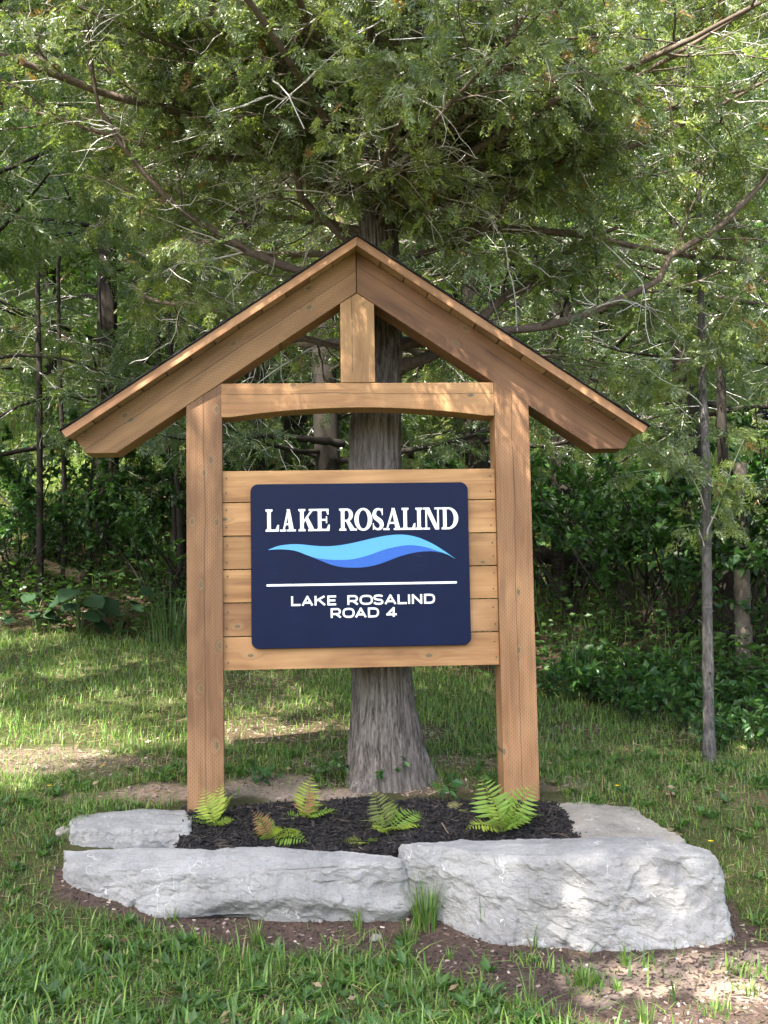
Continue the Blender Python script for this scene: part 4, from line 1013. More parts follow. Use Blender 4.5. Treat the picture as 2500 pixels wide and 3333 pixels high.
# dead grey twigs, long and crooked
d2, _ = side_shoots(allb, 5, .12, 1.0, .3, 1.05, br, 9, .20, -.03, .45, True); d2 = d2[clear(d2)]
d3, _ = side_shoots(d2, 4, .2, 1.0, .12, .4, br, 6, .24, -.02, .6); d3 = d3[clear(d3)]
a = Acc()
a.add(*tubes(d2, np.linspace(.0062, .0022, 10)[None]*br.uniform(.5, 1.25, (len(d2), 1)), 4)); a.add(*tubes(d3, np.linspace(.0030, .0013, 7)[None]*br.uniform(.6, 1.2, (len(d3), 1)), 3) if False else tubes(d3, np.linspace(.0032, .0014, 7)[None]*np.ones((len(d3), 1)), 3))
td = t3[dead]; a.add(*tubes(td, np.linspace(.0032, .0013, 6)[None]*np.ones((len(td), 1)), 3))
cl("dead_twigs", a.mesh("dead_twigs", True), M_twig, "stuff")
tl = t3[~dead]
vis = (tl[:, :, 2].mean(1) < 4.6) & (np.abs(tl[:, 0, 0]) < 2.8)
V, F = tubes(tl[vis], np.linspace(.0026, .001, 6)[None]*np.ones((vis.sum(), 1)), 3); cl("twigs", mesh_np("twigs", V, F, None, True), M_limb, "stuff")
a = Acc(); m = tl.mean(1); dv = m-CAM; dd = dv@_f; inx = np.abs(dv@RT)/dd < .40; iny = ((dv@UP)/dd < .53) & (m[:, 2] < 4.9)
vis = inx & iny; nearv = vis & (m[:, 1] < 1.2); mid = vis & ~nearv
sprays(a, tl[nearv], 5, (.065, .14), SPR, br); sprays(a, tl[mid], 5, (.09, .17), SPR_LO, br); up = ~vis; sprays(a, tl[up & (m[:, 1] < .6)], 1, (.10, .20), SPR_LO, br); sprays(a, tl[up & (m[:, 1] >= .6)], 3, (.12, .22), SPR_LO, br)
cl("foliage", a.mesh("foliage"), M_cedar, "stuff")
0 and print("cedar sprays tris", sum(len(f) for f in a.F), "twigs", len(t2), len(t3), len(d2), len(d3))

# ------------------------------------------------------------------ background cedars (two builds, copied)
def make_cedar(name, H, rad0, nl, z0, reach, seed, label, per2=9, per3=5, spr=4, size=(.11, .22)):
    r = np.random.default_rng(seed); e = empty(name, (0, 0, 0), label, "tree", "cedar trees")
    P = np.array([(0, 0, -.3), (.02*r.normal(), .02, H*.25), (.08*r.normal(), .05*r.normal(), H*.5), (.1*r.normal(), .05, H*.8), (0, 0, H)])
    V, F = bark_trunk(P, np.array([rad0*1.15, rad0, rad0*.8, rad0*.4, .01]), 28, 60, .06, seed, rad0*.5)
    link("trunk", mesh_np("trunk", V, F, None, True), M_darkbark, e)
    hz = np.sort(r.uniform(z0, H*.97, nl)); az = np.arange(nl)*2.399+r.normal(0, .4, nl); L = (reach*(1-((hz-z0)/(H-z0))**1.3)+.4)*r.uniform(.7, 1.15, nl)
    D = np.stack([np.cos(az), np.sin(az), r.uniform(-.1, .5, nl)], -1); S = np.stack([np.zeros(nl), np.zeros(nl), hz], -1)
    b = grow(S, D, L, 12, .07, .01, r); V, F = tubes(b, np.linspace(1, .25, 13)[None]*(.008+.009*L)[:, None], 5); link("bough", mesh_np("bough", V, F, None, True), M_darkbark, e, kind="stuff")
    q2, _ = side_shoots(b, per2, .15, 1., .3, .9, r, 5, .15, -.02, .7); q3, _ = side_shoots(q2, per3, .1, 1., .15, .45, r, 4, .18, -.05, .6)
    a = Acc(); a.add(*tubes(q2, np.linspace(.007, .002, 6)[None]*np.ones((len(q2), 1)), 3))
    dd, _ = side_shoots(b, 5, .1, .9, .3, .8, r, 6, .2, -.03, .4); a.add(*tubes(dd, np.linspace(.006, .002, 7)[None]*np.ones((len(dd), 1)), 3))
    link("twigs", a.mesh("twigs", True), M_twig, e, kind="stuff")
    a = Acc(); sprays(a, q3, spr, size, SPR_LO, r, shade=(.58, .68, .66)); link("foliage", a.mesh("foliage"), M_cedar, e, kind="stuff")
    return e
def stand(px, Y, dy=0):
    """where the tree seen at pixel column px and depth Y meets the ground"""
    x = at(px, 1800, Y)[0]; return (x, Y, float(G(x, Y)))
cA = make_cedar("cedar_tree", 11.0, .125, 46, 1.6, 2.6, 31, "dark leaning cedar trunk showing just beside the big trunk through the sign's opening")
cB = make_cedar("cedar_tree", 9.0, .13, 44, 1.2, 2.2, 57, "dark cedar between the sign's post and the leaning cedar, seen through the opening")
cC = make_cedar("cedar_tree", 10.0, .16, 44, 3.1, 3.0, 83, "tall cedar added outside the picture to shade the lawn beside the small white block", 9, 5, 7, (.12, .24))
cC.location = (-4.0, .5, float(G(-4.0, .5)))  # this cedar and its copy are added to shade the lawn
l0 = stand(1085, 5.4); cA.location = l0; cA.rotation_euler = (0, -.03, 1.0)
l1 = stand(825, 6.4); cB.location = l1
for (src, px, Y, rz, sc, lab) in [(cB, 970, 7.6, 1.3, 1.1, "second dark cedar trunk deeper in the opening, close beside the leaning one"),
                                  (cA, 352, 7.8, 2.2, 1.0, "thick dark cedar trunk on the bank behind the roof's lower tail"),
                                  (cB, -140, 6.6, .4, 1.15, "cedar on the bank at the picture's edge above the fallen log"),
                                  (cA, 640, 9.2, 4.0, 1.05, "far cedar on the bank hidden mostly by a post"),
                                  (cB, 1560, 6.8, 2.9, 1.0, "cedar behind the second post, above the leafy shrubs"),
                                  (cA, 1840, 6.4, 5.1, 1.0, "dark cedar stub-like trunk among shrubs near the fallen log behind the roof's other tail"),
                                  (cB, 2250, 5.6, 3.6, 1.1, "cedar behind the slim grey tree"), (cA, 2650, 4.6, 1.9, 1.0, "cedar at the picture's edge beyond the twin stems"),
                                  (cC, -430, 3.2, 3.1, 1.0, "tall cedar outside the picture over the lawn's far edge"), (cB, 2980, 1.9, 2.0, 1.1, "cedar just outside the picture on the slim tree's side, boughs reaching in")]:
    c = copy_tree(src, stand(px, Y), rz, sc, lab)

# ------------------------------------------------------------------ forest trees on the hillside (three builds, copied)
def cluster_template(n, seed, spread=.8):
    r = np.random.default_rng(seed); V = []; F = []
    for i in range(n):
        o = r.normal(0, spread, 3)*np.array([1, 1, .5]); a = r.uniform(0, 6.28); d = np.array([math.cos(a), math.sin(a), r.uniform(-.7, .3)]); d /= np.linalg.norm(d)
        s = np.cross(d, r.normal(size=3)); s /= np.linalg.norm(s); b = len(V); L = r.uniform(.7, 1.1)
        for q in (o, o+d*L*.5+s*L*.3, o+d*L, o+d*L*.5-s*L*.3): V.append(q)
        F += [(b, b+1, b+2), (b, b+2, b+3)]
    return np.array(V), np.array(F)
CLU = [cluster_template(6, s) for s in range(3)]
FOREST_COL = np.array([(.060, .125, .025), (.085, .165, .030), (.05, .10, .03), (.12, .20, .035), (.07, .13, .04)])
def blob_leaves(acc, centres, radii, n, size, r, cols=FOREST_COL, templates=CLU):
    i = r.integers(0, len(centres), n); d = unit(r.normal(size=(n, 3))); rr = r.random((n, 1))**.45
    O = centres[i]+d*rr*radii[i]; A = unit(r.normal(size=(n, 3))); Nn = np.array([0, 0, 1.0])+r.normal(0, .5, (n, 3))
    A = A-Nn*(A*Nn).sum(1, keepdims=True)*.7; S = r.uniform(size[0], size[1], n)
    C = cols[np.where(r.random(n) < .6, i % len(cols), r.integers(0, len(cols), n))]*r.uniform(.75, 1.25, (n, 1)); w = r.integers(0, len(templates), n)
    for k, (tv, tf) in enumerate(templates):
        m = w == k
        if m.any(): V, F = place(tv, tf, O[m], A[m], Nn[m], S[m]); acc.add(V, F, np.repeat(C[m], len(tv), 0))
def make_forest(H, seed, label):
    r = np.random.default_rng(seed); e = empty("forest_tree", (0, 0, 0), label, "tree", "leafy trees on the wooded hillside")
    P = np.array([(0, 0, -.4), (.1*r.normal(), .1*r.normal(), H*.4), (.2*r.normal(), .2*r.normal(), H*.75), (0, 0, H)])[None]
    P = resample(P[0], 14)[None]; V, F = tubes(P, np.linspace(.17, .02, 14)[None], 9); link("trunk", mesh_np("trunk", V, F, None, True), M_darkbark, e)
    nl = 18; hz = r.uniform(H*.22, H*.9, nl); az = r.uniform(0, 6.28, nl); L = 2.9*(1-np.abs(hz/H-.5)*1.3)*r.uniform(.7, 1.1, nl)
    b = grow(np.stack([0*hz, 0*hz, hz], -1), np.stack([np.cos(az), np.sin(az), .5+0*az], -1), L, 7, .15, .02, r)
    V, F = tubes(b, np.linspace(.05, .01, 8)[None]*np.ones((nl, 1)), 5); link("limb", mesh_np("limb", V, F, None, True), M_darkbark, e, kind="stuff")
    c = np.concatenate([b[:, -1], b[:, 4], np.array([(0, 0, H)]), r.normal(0, 1, (14, 3))*np.array([1.3, 1.3, H*.2])+np.array([0, 0, H*.55])])
    a = Acc(); blob_leaves(a, c, r.uniform(.7, 1.3, (len(c), 1))*np.array([1, 1, .7]), 3000, (.09, .16), r)
    link("crown", a.mesh("crown"), M_far, e, kind="stuff"); return e
FT = [make_forest(9.5, 71, "x"), make_forest(11.5, 72, "x"), make_forest(8.0, 73, "x")]
k = 0; rf = np.random.default_rng(5)
for row, (Y, x0, x1, n) in enumerate([(11.5, -7.5, 7.5, 6), (14.5, -9.5, 9.5, 7), (18.0, -12, 12, 8), (22.5, -14, 14, 8)]):
    for j in range(n):
        x = x0+(x1-x0)*(j+.5)/n+rf.normal(0, .6); y = Y+rf.normal(0, .8)
        lab = "leafy deciduous tree far up the wooded hillside, dissolved in the foliage behind the cedars"
        if k < 3:
            o = FT[k]; o.location = (x, y, float(G(x, y))); o.rotation_euler = (0, 0, rf.uniform(0, 6)); o["label"] = lab
        else:
            o = copy_tree(FT[k % 3], (x, y, float(G(x, y))), rf.uniform(0, 6), rf.uniform(.9, 1.25), lab)
        k += 1

# added unseen tree, its high crown shaped to dapple the sign and stones with shade
rs = np.random.default_rng(91)
e = empty("added_shade_tree", (-5.5, -6.2, float(G(-5.5, -6.2))), "leafy tree added out of view beside the viewer, its crown shaped to shade the sign", "tree")
P = resample([(0, 0, -.2), (.2, .1, 3), (.6, .3, 6), (1.2, .7, 8.0), (1.8, 1.0, 9.5)], 20); V, F = tubes(P[None], np.linspace(.22, .05, 20)[None], 12); link("trunk", mesh_np("trunk", V, F, None, True), M_darkbark, e)
nl = 34; t = rs.uniform(.55, 1, nl); S0, T0 = along(P[None], np.zeros(nl, int), t); az = rs.uniform(-1.0, 1.6, nl)
b = grow(S0, np.stack([np.cos(az), np.sin(az), rs.uniform(0, .5, nl)], -1), rs.uniform(1.8, 4.2, nl), 10, .12, -.01, rs)
V, F = tubes(b, np.linspace(.05, .012, 11)[None]*np.ones((nl, 1)), 6); link("limb", mesh_np("limb", V, F, None, True), M_darkbark, e, kind="stuff")
c = b[:, 3:].reshape(-1, 3); cy = c[:, 1]-6.2-SUND.y/SUND.z*(c[:, 2]-2.6); fy = c[:, 1]-6.2-SUND.y/SUND.z*(c[:, 2]+.9); c = c[(cy < -.38) & (fy > -1.05)]; a = Acc(); blob_leaves(a, c, np.full((len(c), 3), .5), 8500, (.09, .16), rs)
link("crown", a.mesh("crown"), M_far, e, kind="stuff")
sw = c+np.array([-5.5, -6.2, float(G(-5.5, -6.2))]); sw = sw-np.array(SUND)*(sw[:, 2:3]/SUND.z); 0 and print('SHADOW', np.percentile(sw[:, 0], [5, 25, 50, 75, 95]).round(1), np.percentile(sw[:, 1], [5, 25, 50, 75, 95]).round(1), len(c))

# ------------------------------------------------------------------ undergrowth on the bank
OVL_V = np.array([(0, 0, 0), (.42, .28, .05), (.42, -.28, .05), (1, 0, -.06), (.45, 0, -.02)]); LEAF_F4 = np.array([(0, 4, 1), (0, 2, 4), (1, 4, 3), (4, 2, 3)])
def leaves(acc, O, A, Nn, S, cols, r):
    V, F = place(OVL_V, LEAF_F4, O, A, Nn, S); C = np.asarray(cols)[r.integers(0, len(cols), len(O))]*r.uniform(.7, 1.3, (len(O), 1)); acc.add(V, F, np.repeat(C, len(OVL_V), 0))
UC = [(.045, .10, .025), (.06, .125, .03), (.04, .085, .03), (.08, .15, .035)]
ru = np.random.default_rng(77); a = Acc(); n = 26000
X = ru.uniform(-6, 7, n); Y = edge_y(X)+ru.gamma(1.6, 1.6, n)-.1; hgt = np.abs(ru.normal(0, .22, n))+.03
pat = (fbm(X*1.3, Y*1.3, 2., 3) > -.25) | (Y < edge_y(X)+1.6); X, Y, hgt = X[pat], Y[pat], hgt[pat]; n = len(X); az = ru.uniform(0, 6.28, n)
leaves(a, np.stack([X, Y, G(X, Y)+hgt], -1), np.stack([np.cos(az), np.sin(az), ru.uniform(-.5, .5, n)], -1), np.array([0, 0, 1.0])+ru.normal(0, .4, (n, 3)), ru.uniform(.04, .12, n), UC, ru)
link("undergrowth", a.mesh("undergrowth"), M_leaf, kind="stuff")
a = Acc(); n = 20000; X = ru.uniform(-9, 9, n); Y = edge_y(X)+ru.uniform(1.2, 9, n); a.add(*blades(X, Y, .12, .38, .008, .018, 2, .06, .5))
link("woodland_grass", a.mesh("woodland_grass"), M_grass, kind="stuff")

def shrub(name, base, label, nst, H, spread, nl, lsize, mat_stem, cols, seed, group=None, cat="shrub", lean=(0, 0), up=.35, droop=.3, r0=.012):
    r = np.random.default_rng(seed); e = empty(name, base, label, cat, group)
    az = r.uniform(0, 6.28, nst); D = np.stack([np.cos(az)*spread+lean[0], np.sin(az)*spread+lean[1], np.ones(nst)], -1)
    st = grow(r.normal(0, .05, (nst, 3))*np.array([1, 1, 0]), D, H*r.uniform(.7, 1.1, nst), 10, .07, -.03, r)
    q, _ = side_shoots(st, 5, .3, 1., H*.15, H*.4, r, 5, .15, .0, .6)
    a = Acc(); a.add(*tubes(st, np.linspace(r0, r0*.3, 11)[None]*np.ones((nst, 1)), 5)); a.add(*tubes(q, np.linspace(r0*.4, r0*.15, 6)[None]*np.ones((len(q), 1)), 4))
    link("stems", a.mesh("stems", True), mat_stem, e, kind="stuff")
    b = np.concatenate([q]); per = max(1, int(nl/len(b))); idx = np.repeat(np.arange(len(b)), per); t = r.uniform(.1, 1, len(idx)); O, T = along(b, idx, t)
    A = unit(T+r.normal(0, .7, (len(idx), 3))+np.array([0, 0, -droop])); Nn = np.array([0, -.25, 1.0])+r.normal(0, .45, (len(idx), 3))
    a = Acc(); leaves(a, O, A, Nn, r.uniform(*lsize, len(idx)), cols, r); link("foliage", a.mesh("foliage"), M_leaf, e, kind="stuff"); return e
SC = [(.042, .105, .028), (.055, .13, .03), (.035, .085, .03), (.075, .155, .035)]
def gpos(px, py): p = ground_at(px, py); return (p[0], p[1], float(G(p[0], p[1])))
def cpos(px, Y): x = at(px, 1900, Y)[0]; return (x, Y, float(G(x, Y)))
shrub("leafy_shrub", cpos(2080, 4.2), "broad-leaved dark green shrub arching under the roof's tail between post and slim tree", 9, 2.1, .55, 1500, (.07, .13), M_darkbark, SC, 1, "broad-leaved shrubs")
shrub("leafy_shrub", cpos(1850, 4.9), "broad-leaved shrub close beside the post, above the tall grass", 8, 1.7, .55, 1100, (.06, .11), M_darkbark, SC, 2, "broad-leaved shrubs")
shrub("leafy_shrub", cpos(2420, 3.4), "broad-leaved shrub with large leaves just past the slim grey tree", 10, 2.3, .5, 1500, (.07, .13), M_darkbark, SC, 3, "broad-leaved shrubs")
shrub("leafy_shrub", cpos(2620, 3.0), "broad-leaved shrub at the picture's edge behind the twin stems", 8, 2.0, .5, 1100, (.07, .12), M_darkbark, SC, 4, "broad-leaved shrubs")
shrub("leafy_shrub", cpos(1420, 6.0), "sunlit leafy shrub seen in the opening between trunk and post", 8, 1.9, .6, 1200, (.06, .11), M_darkbark, [(.08, .16, .035), (.10, .19, .04), (.06, .13, .03)], 5, "broad-leaved shrubs")
shrub("leafy_shrub", cpos(620, 6.6), "light leafy shrub on the bank beside the first post", 8, 1.6, .6, 1000, (.05, .10), M_darkbark, [(.08, .16, .035), (.10, .19, .04), (.06, .13, .03)], 6, "broad-leaved shrubs")
shrub("leafy_shrub", cpos(60, 7.2), "leafy bush above the fallen log at the picture's edge", 8, 1.4, .6, 1000, (.05, .10), M_darkbark, SC, 7, "broad-leaved shrubs")
shrub("leafy_shrub", cpos(900, 7.4), "young leafy shrub seen low in the sign's opening, between two dark trunks", 7, 2.4, .5, 1200, (.05, .10), M_darkbark, [(.09, .17, .035), (.11, .2, .04)], 8, "broad-leaved shrubs")
und = None; ru2 = np.random.default_rng(15)
UW = [(40, 6.6, "at the picture's edge behind the burdock"), (170, 7.4, "behind the thickest sapling"), (300, 7.0, "before the thick cedar trunk on the bank"), (430, 7.6, "between the cedar trunk and the curved saplings"), (520, 6.4, "close to the first post, behind the tall grass"),
      (700, 7.2, "in the opening next to the first post"), (1400, 7.4, "deep in the opening past the big trunk"), (1540, 6.6, "in the opening beside the second post"), (1780, 6.0, "just past the second post, under the eave"), (1960, 5.4, "under the roof's tail, deep in shade"),
      (2100, 5.0, "mid-way between eave and slim tree"), (2200, 4.0, "behind the slim tree, low"), (2380, 4.6, "behind the twin stems"), (2520, 4.0, "past the twin stems at the picture's edge"), (100, 8.6, "high on the bank at the picture's edge"), (460, 8.8, "high on the bank behind the saplings")]
for (px, Yd, wz) in UW:
    lab = "dark understorey bush "+wz
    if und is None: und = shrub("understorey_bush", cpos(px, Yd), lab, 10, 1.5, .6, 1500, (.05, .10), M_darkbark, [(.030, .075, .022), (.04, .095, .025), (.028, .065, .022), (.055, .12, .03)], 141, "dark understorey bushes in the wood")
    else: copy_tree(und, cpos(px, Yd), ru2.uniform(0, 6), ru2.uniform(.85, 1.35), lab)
# low herbs at the wood's edge
HERB_SPOTS = [(1790, 2290), (1850, 2250), (1930, 2290), (2010, 2320), (2080, 2280), (2130, 2340), (2190, 2290), (2240, 2380), (2350, 2330), (2390, 2420), (2440, 2330), (2480, 2440), (2400, 2260), (2160, 2230), (1980, 2230), (2290, 2290), (2540, 2400), (2500, 2290), (2060, 2360), (2330, 2450)]
WHERE = ["right beside the post at the wood's edge", "behind the first one by the post", "under the leafy shrub", "before the shrub, mid-way to the slim tree", "behind its neighbour mid-way to the slim tree", "lowest mid-way to the slim tree", "a little before the slim tree", "just beside the slim tree's trunk",
         "just past the slim tree", "past the slim tree, low in the grass", "below the twin stems", "at the picture's edge, lowest", "behind the twin stems' foot", "deep under the shrub's shade", "deep under the shrub close to the post", "directly behind the slim tree", "at the edge beyond the frame", "at the picture's edge, high up", "at the grass edge mid-way", "at the grass edge past the slim tree"]
hm = None
for (px, py), wz in zip(HERB_SPOTS, WHERE):
    lab = "dark leafy herb " + wz
    if hm is None: hm = shrub("leafy_herb", gpos(px, py), lab, 9, .34, .45, 260, (.045, .085), M_darkbark, SC, 40, "leafy herbs at the wood's edge", "plant", r0=.003)
    else: copy_tree(hm, gpos(px, py), random.uniform(0, 6), random.uniform(.8, 1.35), lab)
tg = gpos(1880, 2265); n = 150; aa = rng.uniform(0, 6.28, n); rr = .22*np.sqrt(rng.random(n))
V, F, C = blades(tg[0]+rr*np.cos(aa), tg[1]+rr*np.sin(aa), .35, .65, .005, .010, 4, .02, .5, splay=aa, cols=np.array([(.05, .11, .035), (.06, .13, .035)]))
o = link("tall_grass", mesh_np("tall_grass", V-np.array(tg), F, C), M_grass, None, "tall arching dark grass clump beside the post at the wood's edge", "grass clump"); o.location = tg
tg = gpos(560, 2085); n = 130; aa = rng.uniform(0, 6.28, n); rr = .35*np.sqrt(rng.random(n))
V, F, C = blades(tg[0]+rr*np.cos(aa), tg[1]+rr*np.sin(aa), .4, .8, .007, .013, 4, .04, .5, splay=aa, cols=np.array([(.06, .125, .035), (.08, .14, .04)]))
o = link("tall_grass", mesh_np("tall_grass", V-np.array(tg), F, C), M_grass, None, "light green tall grass clump on the bank against the other post", "grass clump"); o.location = tg
# burdock with big leaves
BUR = [(260, 2075, 11, .26, "big-leaved burdock at the lawn's far edge below the fallen log"), (120, 2060, 8, .19, "smaller burdock next to the big one, close to the picture's edge"), (390, 2070, 7, .18, "burdock between the big one and the tall grass")]
for (px, py, nlv, sz, lab) in BUR:
    b0 = gpos(px, py); e = empty("burdock", b0, lab, "plant", "burdock plants at the lawn's edge"); r = np.random.default_rng(px)
    for i in range(nlv):
        az = i*2.4+r.normal(0, .2); h = r.uniform(.12, .5); out = r.uniform(.08, .25)
        root = np.zeros(3); top = np.array([math.cos(az)*out, math.sin(az)*out, h]); a = Acc()
        pl = resample([root, top*np.array([.4, .4, .7]), top], 6); V, F = tubes(pl[None], np.full((1, 6), .006), 4); F = np.concatenate([F[:, [0, 1, 2]], F[:, [0, 2, 3]]]); a.add(V, F, (.08, .12, .04))
        A = np.array([[math.cos(az), math.sin(az), r.uniform(-.7, .1)]]); nn = np.array([[-.2*math.cos(az), -.5, 1.0]])
        g = []; gf = []
        for u in range(7):
            t = u/6; w = .46*math.sin(math.pi*min(1, (t*.92+.12)))**.8*(1 if u < 6 else 0)
            for v in (-1, -.5, 0, .5, 1): g.append((t, v*w*(1+.06*math.sin(9*t+v)), .05*abs(v)-.2*t*t+.03*r.normal()))
        for u in range(6):
            for v in range(4):
                q = u*5+v; gf += [(q, q+1, q+6), (q, q+6, q+5)]
        V, F = place(np.array(g), np.array(gf), top[None], A, nn, np.array([sz*r.uniform(.7, 1.1)])); a.add(V, F, np.array((.022, .05, .02))*r.uniform(.8, 1.25))
        link("leaf", a.mesh("leaf", True), M_matte, e)
# leafy plant at the foot of the trunk
b0 = gpos(1190, 2560); shrub("leafy_herb", (b0[0], b0[1], float(G(b0[0], b0[1]))), "small dark glossy-leaved plant at the foot of the big cedar trunk", 9, .20, .45, 150, (.03, .055), M_darkbark, SC, 60, "small plants by the trunk", "plant", r0=.0025)
b0 = gpos(1085, 2535); shrub("leafy_herb", b0, "lighter small plant in litter just beside the glossy one", 6, .12, .5, 60, (.03, .05), M_darkbark, [(.09, .17, .05), (.07, .14, .04)], 61, "small plants by the trunk", "plant", r0=.002)
b0 = gpos(1490, 2610); shrub("leafy_herb", b0, "single broad-leaved weed behind the mulch between the trunk and a post", 4, .12, .3, 26, (.05, .08), M_darkbark, SC, 62, "small plants by the trunk", "plant", r0=.002)
b0 = gpos(850, 2560); shrub("leafy_herb", b0, "low weedy plant behind the ferns on the pale gravel", 7, .12, .7, 70, (.03, .06), M_darkbark, SC, 63, "small plants by the trunk", "plant", r0=.002)

# ------------------------------------------------------------------ slim tree, twin stems, saplings, logs, sticks
def pole_tree(name, path, Y, d0, d1, mat, label, group, seed, twigs=8, ztop=None, knots=0, leaves_n=0):
    pts = np.array([at(x, y, Y) for x, y in path]); g = float(G(pts[0, 0], Y)); pts[0, 2] = g-.05
    if ztop: pts = np.vstack([pts, pts[-1]+np.array([.02, 0, ztop-pts[-1, 2]])])
    dep = Y-CAM[1]; P = resample(pts, 60); R = np.linspace(d0, d1, 60)/2/FPX*dep; r = np.random.default_rng(seed)
    R = R*(1+.035*r.normal(size=60)); R[:4] *= np.array([1.5, 1.3, 1.15, 1.05])
    base = P[0].copy(); e = empty(name, base, label, "tree", group)
    V, F = tubes((P-base)[None], R[None], 14); link("trunk", mesh_np("trunk", V, F, None, True), mat, e)
    stubs, _ = side_shoots((P-base)[None], 16, .08, .9, .03, .09, r, 2, .05, .1, .25, False); V, F = tubes(stubs, np.array([[.009, .007, .004]])*np.ones((16, 1)), 5); link("branch_stubs", mesh_np("branch_stubs", V, F, None, True), mat, e, kind="stuff")
    if twigs:
        q, _ = side_shoots((P-base)[None], twigs, .3, .98, .25, .9, r, 7, .14, .0, .1, False); V, F = tubes(q, np.linspace(.006, .002, 8)[None]*np.ones((len(q), 1)), 4); link("twigs", mesh_np("twigs", V, F, None, True), M_twig if seed % 2 else M_darkbark, e, kind="stuff")
        if leaves_n:
            q3, _ = side_shoots(q, 6, .3, 1., .1, .35, r, 4, .18, -.05, .6); a = Acc()
            sprays(a, q3, leaves_n, (.08, .15), SPR, r); link("foliage", a.mesh("foliage"), M_cedar, e, kind="stuff")
    return e
sp = ground_at(2308, 2478)
pole_tree("slim_tree", [(2308, 2478), (2305, 2200), (2300, 1800), (2297, 1500), (2284, 1200), (2282, 1000)], sp[1], 40, 17, M_slim, "slim straight grey-barked tree standing alone on the lawn past the sign", None, 3, 34, 4.1, leaves_n=6)
pole_tree("twin_stem", [(2425, 2195), (2418, 2000), (2412, 1750), (2408, 1650)], 3.3, 60, 44, M_twinb, "thicker brown-grey stem of the pair beyond the slim tree", "twin stems beyond the slim tree", 4, 10, 2.2)
pole_tree("twin_stem", [(2378, 2180), (2372, 2000), (2366, 1750), (2350, 1400)], 3.7, 46, 30, M_darkbark, "thinner darker stem close behind the thicker twin", "twin stems beyond the slim tree", 6, 8, 3.2)
pole_tree("snag_stump", [(1835, 2060), (1832, 1900), (1825, 1780), (1822, 1740)], 5.6, 80, 60, M_darkbark, "broken dark snag under the fallen log beyond the post", None, 8, 0)
for i, (x0, x1, Y, d, lab) in enumerate([(130, 128, 6.6, 24, "thin sapling on the bank, one of the straight ones above the fallen log, thickest"), (205, 196, 7.0, 18, "thin straight sapling just right of the thickest one on the bank"),
                                         (560, 520, 6.8, 20, "curved sapling stem beside the first post on the bank"), (585, 560, 6.7, 26, "thicker curved sapling stem touching the first post's outline"), (300, 330, 7.3, 9, "leaning whip-like sapling on the bank")]):
    b0 = cpos(x0, Y); pz = (b0[2]-CAM[2])/(Y-CAM[1])
    py = 1925-pz*FPX
    pole_tree("sapling", [(x0, py+10), (x0+8*math.sin(i), py-250), (x1, 1250), (x1-6, 900)], Y, d, d*.6, M_darkbark, lab, "saplings on the bank", 11+i, 7, 5.2)
def log(name, a, b, r0, r1, mat, label, group=None, sides=12, bend=.05, cat="log"):
    a = np.array(a); b = np.array(b); P = np.linspace(a, b, 24); P += np.sin(np.linspace(0, np.pi, 24))[:, None]*np.array([0, 0, bend])+rng.normal(0, .004, (24, 3))
    R = np.linspace(r0, r1, 24)*(1+.07*rng.normal(size=24)); base = P[0].copy(); V, F = tubes((P-base)[None], R[None], sides)
    n = len(V); V = np.vstack([V, (P[0]-base)[None], (P[-1]-base)[None]])
    cap = [(n, (i+1) % sides, i, i) for i in range(sides)]
    tri = np.array([(n, (i+1) % sides, i) for i in range(sides)]+[(n+1, n-sides+i, n-sides+(i+1) % sides) for i in range(sides)])
    Ft = np.concatenate([F[:, [0, 1, 2]], F[:, [0, 2, 3]], tri])
    o = link(name, mesh_np(name, V, Ft, None, True), mat, None, label, cat, group); o.location = base; return o
def lay(px, py, up=.0):
    p = ground_at(px, py); return np.array([p[0], p[1], float(G(p[0], p[1]))+up])
log("fallen_log", lay(-120, 1830, .10), lay(275, 1905, .08), .11, .085, M_log, "weathered split fallen log on the bank at the picture's edge", "fallen logs in the wood")
log("fallen_log", at(1690, 1795, 5.6), at(1965, 1880, 5.7), .10, .085, M_darkbark, "dark fallen log lodged against the snag beyond the post", "fallen logs in the wood")
STK = [((190, 1790), (620, 1870), .012, "long thin pale stick lying across the bank, topmost"), ((200, 1830), (560, 1905), .010, "thin stick just below the long one on the bank"), ((100, 1800), (270, 1880), .018, "short pale broken branch lying on the fallen log"),
       ((350, 1895), (520, 1935), .010, "short stick on the bank nearest the tall grass clump"), ((0, 1900), (120, 1870), .009, "curved twig below the fallen log at the picture's edge"), ((420, 1600), (600, 1700), .03, "mossy branch slanting down the bank behind the roof's tail")]
for (p0, p1, r, lab) in STK:
    log("stick", lay(*p0, .10), lay(*p1, .12), r, r*.5, M_log, lab, "sticks on the bank", 5, .08, "stick")
# stump-side branch seen through the opening
log("dead_branch", at(820, 1420, 4.6), at(1120, 1445, 5.2), .022, .045, M_darkbark, "broken dead branch sticking out level from the leaning cedar in the opening", None, 8, .02, "branch")
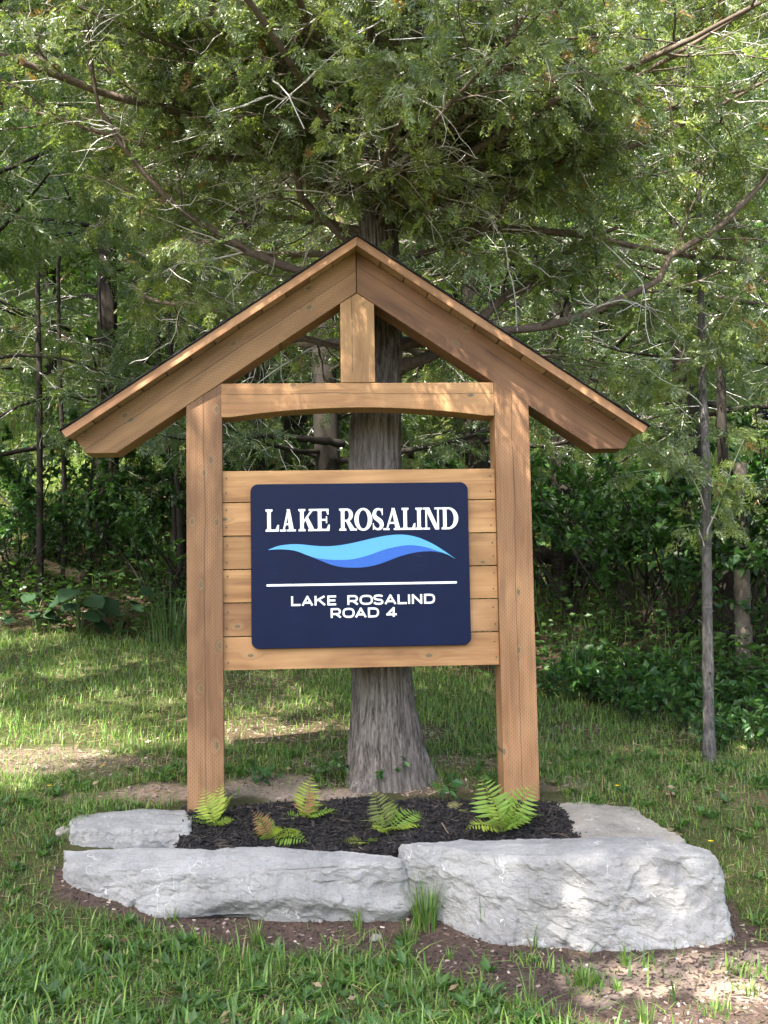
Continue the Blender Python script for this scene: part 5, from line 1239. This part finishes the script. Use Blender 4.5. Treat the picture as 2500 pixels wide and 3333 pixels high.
# buttercups and dandelions
M_yel = simple_mat("yellow_petal", (.75, .52, .02), .5); M_stem = simple_mat("flower_stem", (.08, .14, .04), .6)
FL = [(88, 2490, .06, "dandelion on the pale bare patch, farthest from the sign"), (155, 2590, .05, "dandelion in the sunlit grass patch"), (330, 2525, .06, "dandelion in the grass before the first post"), (2310, 2780, .05, "small yellow flower in the grass beside the largest block"), (2005, 2590, .05, "small yellow flower in grass just behind the buff slab"),
      (2105, 2150, .45, "tall yellow flower among the dark herbs, highest"), (2125, 2165, .42, "tall yellow flower among the dark herbs, beside the highest"), (2110, 2185, .38, "tall yellow flower among the dark herbs, lowest"), (2255, 2200, .4, "tall yellow flower alone in the herbs before the slim tree"),
      (490, 1770, .5, "yellow flower on the bank high beside the post"), (550, 1790, .5, "yellow flower on the bank close beside the post"), (585, 1810, .5, "yellow flower on the bank touching the post's outline"), (465, 1890, .4, "yellow flower on the bank, lowest, near the stick")]
for (px, py, h, lab) in FL:
    p = ground_at(px, py+h*FPX/9*.8 if h > .2 else py); b0 = np.array([p[0], p[1], float(G(p[0], p[1]))])
    e = empty("yellow_flower", b0, lab, "flower", "yellow wild flowers")
    P = grow(np.zeros((1, 3)), np.array([[.1, 0, 1.]]), np.array([h]), 5, .06, 0.); V, F = tubes(P, np.full((1, 6), .0018), 4); link("stem", mesh_np("stem", V, F), M_stem, e)
    n = 14; az = np.arange(n)*2.4; A = np.stack([np.cos(az), np.sin(az), np.full(n, .25)], -1); V, F = place(LEAF_V, LEAF_F, np.repeat(P[0, -1:], n, 0), A, np.tile([0, 0, 1.], (n, 1)), np.full(n, .016))
    link("petals", mesh_np("petals", V, F), M_yel, e)
0 and print("VERTSUM", sum(len(m.loops)-2*len(m.polygons) for m in bpy.data.meshes), "fern", [(o.location[:]) for o in bpy.data.objects if o.name.startswith("fern")]); 0 and print("tris total", sum(sum(len(p.vertices)-2 for p in ()) for m in ()), "objects", len(bpy.data.objects), "mesh faces", sum(len(m.polygons) for m in bpy.data.meshes))
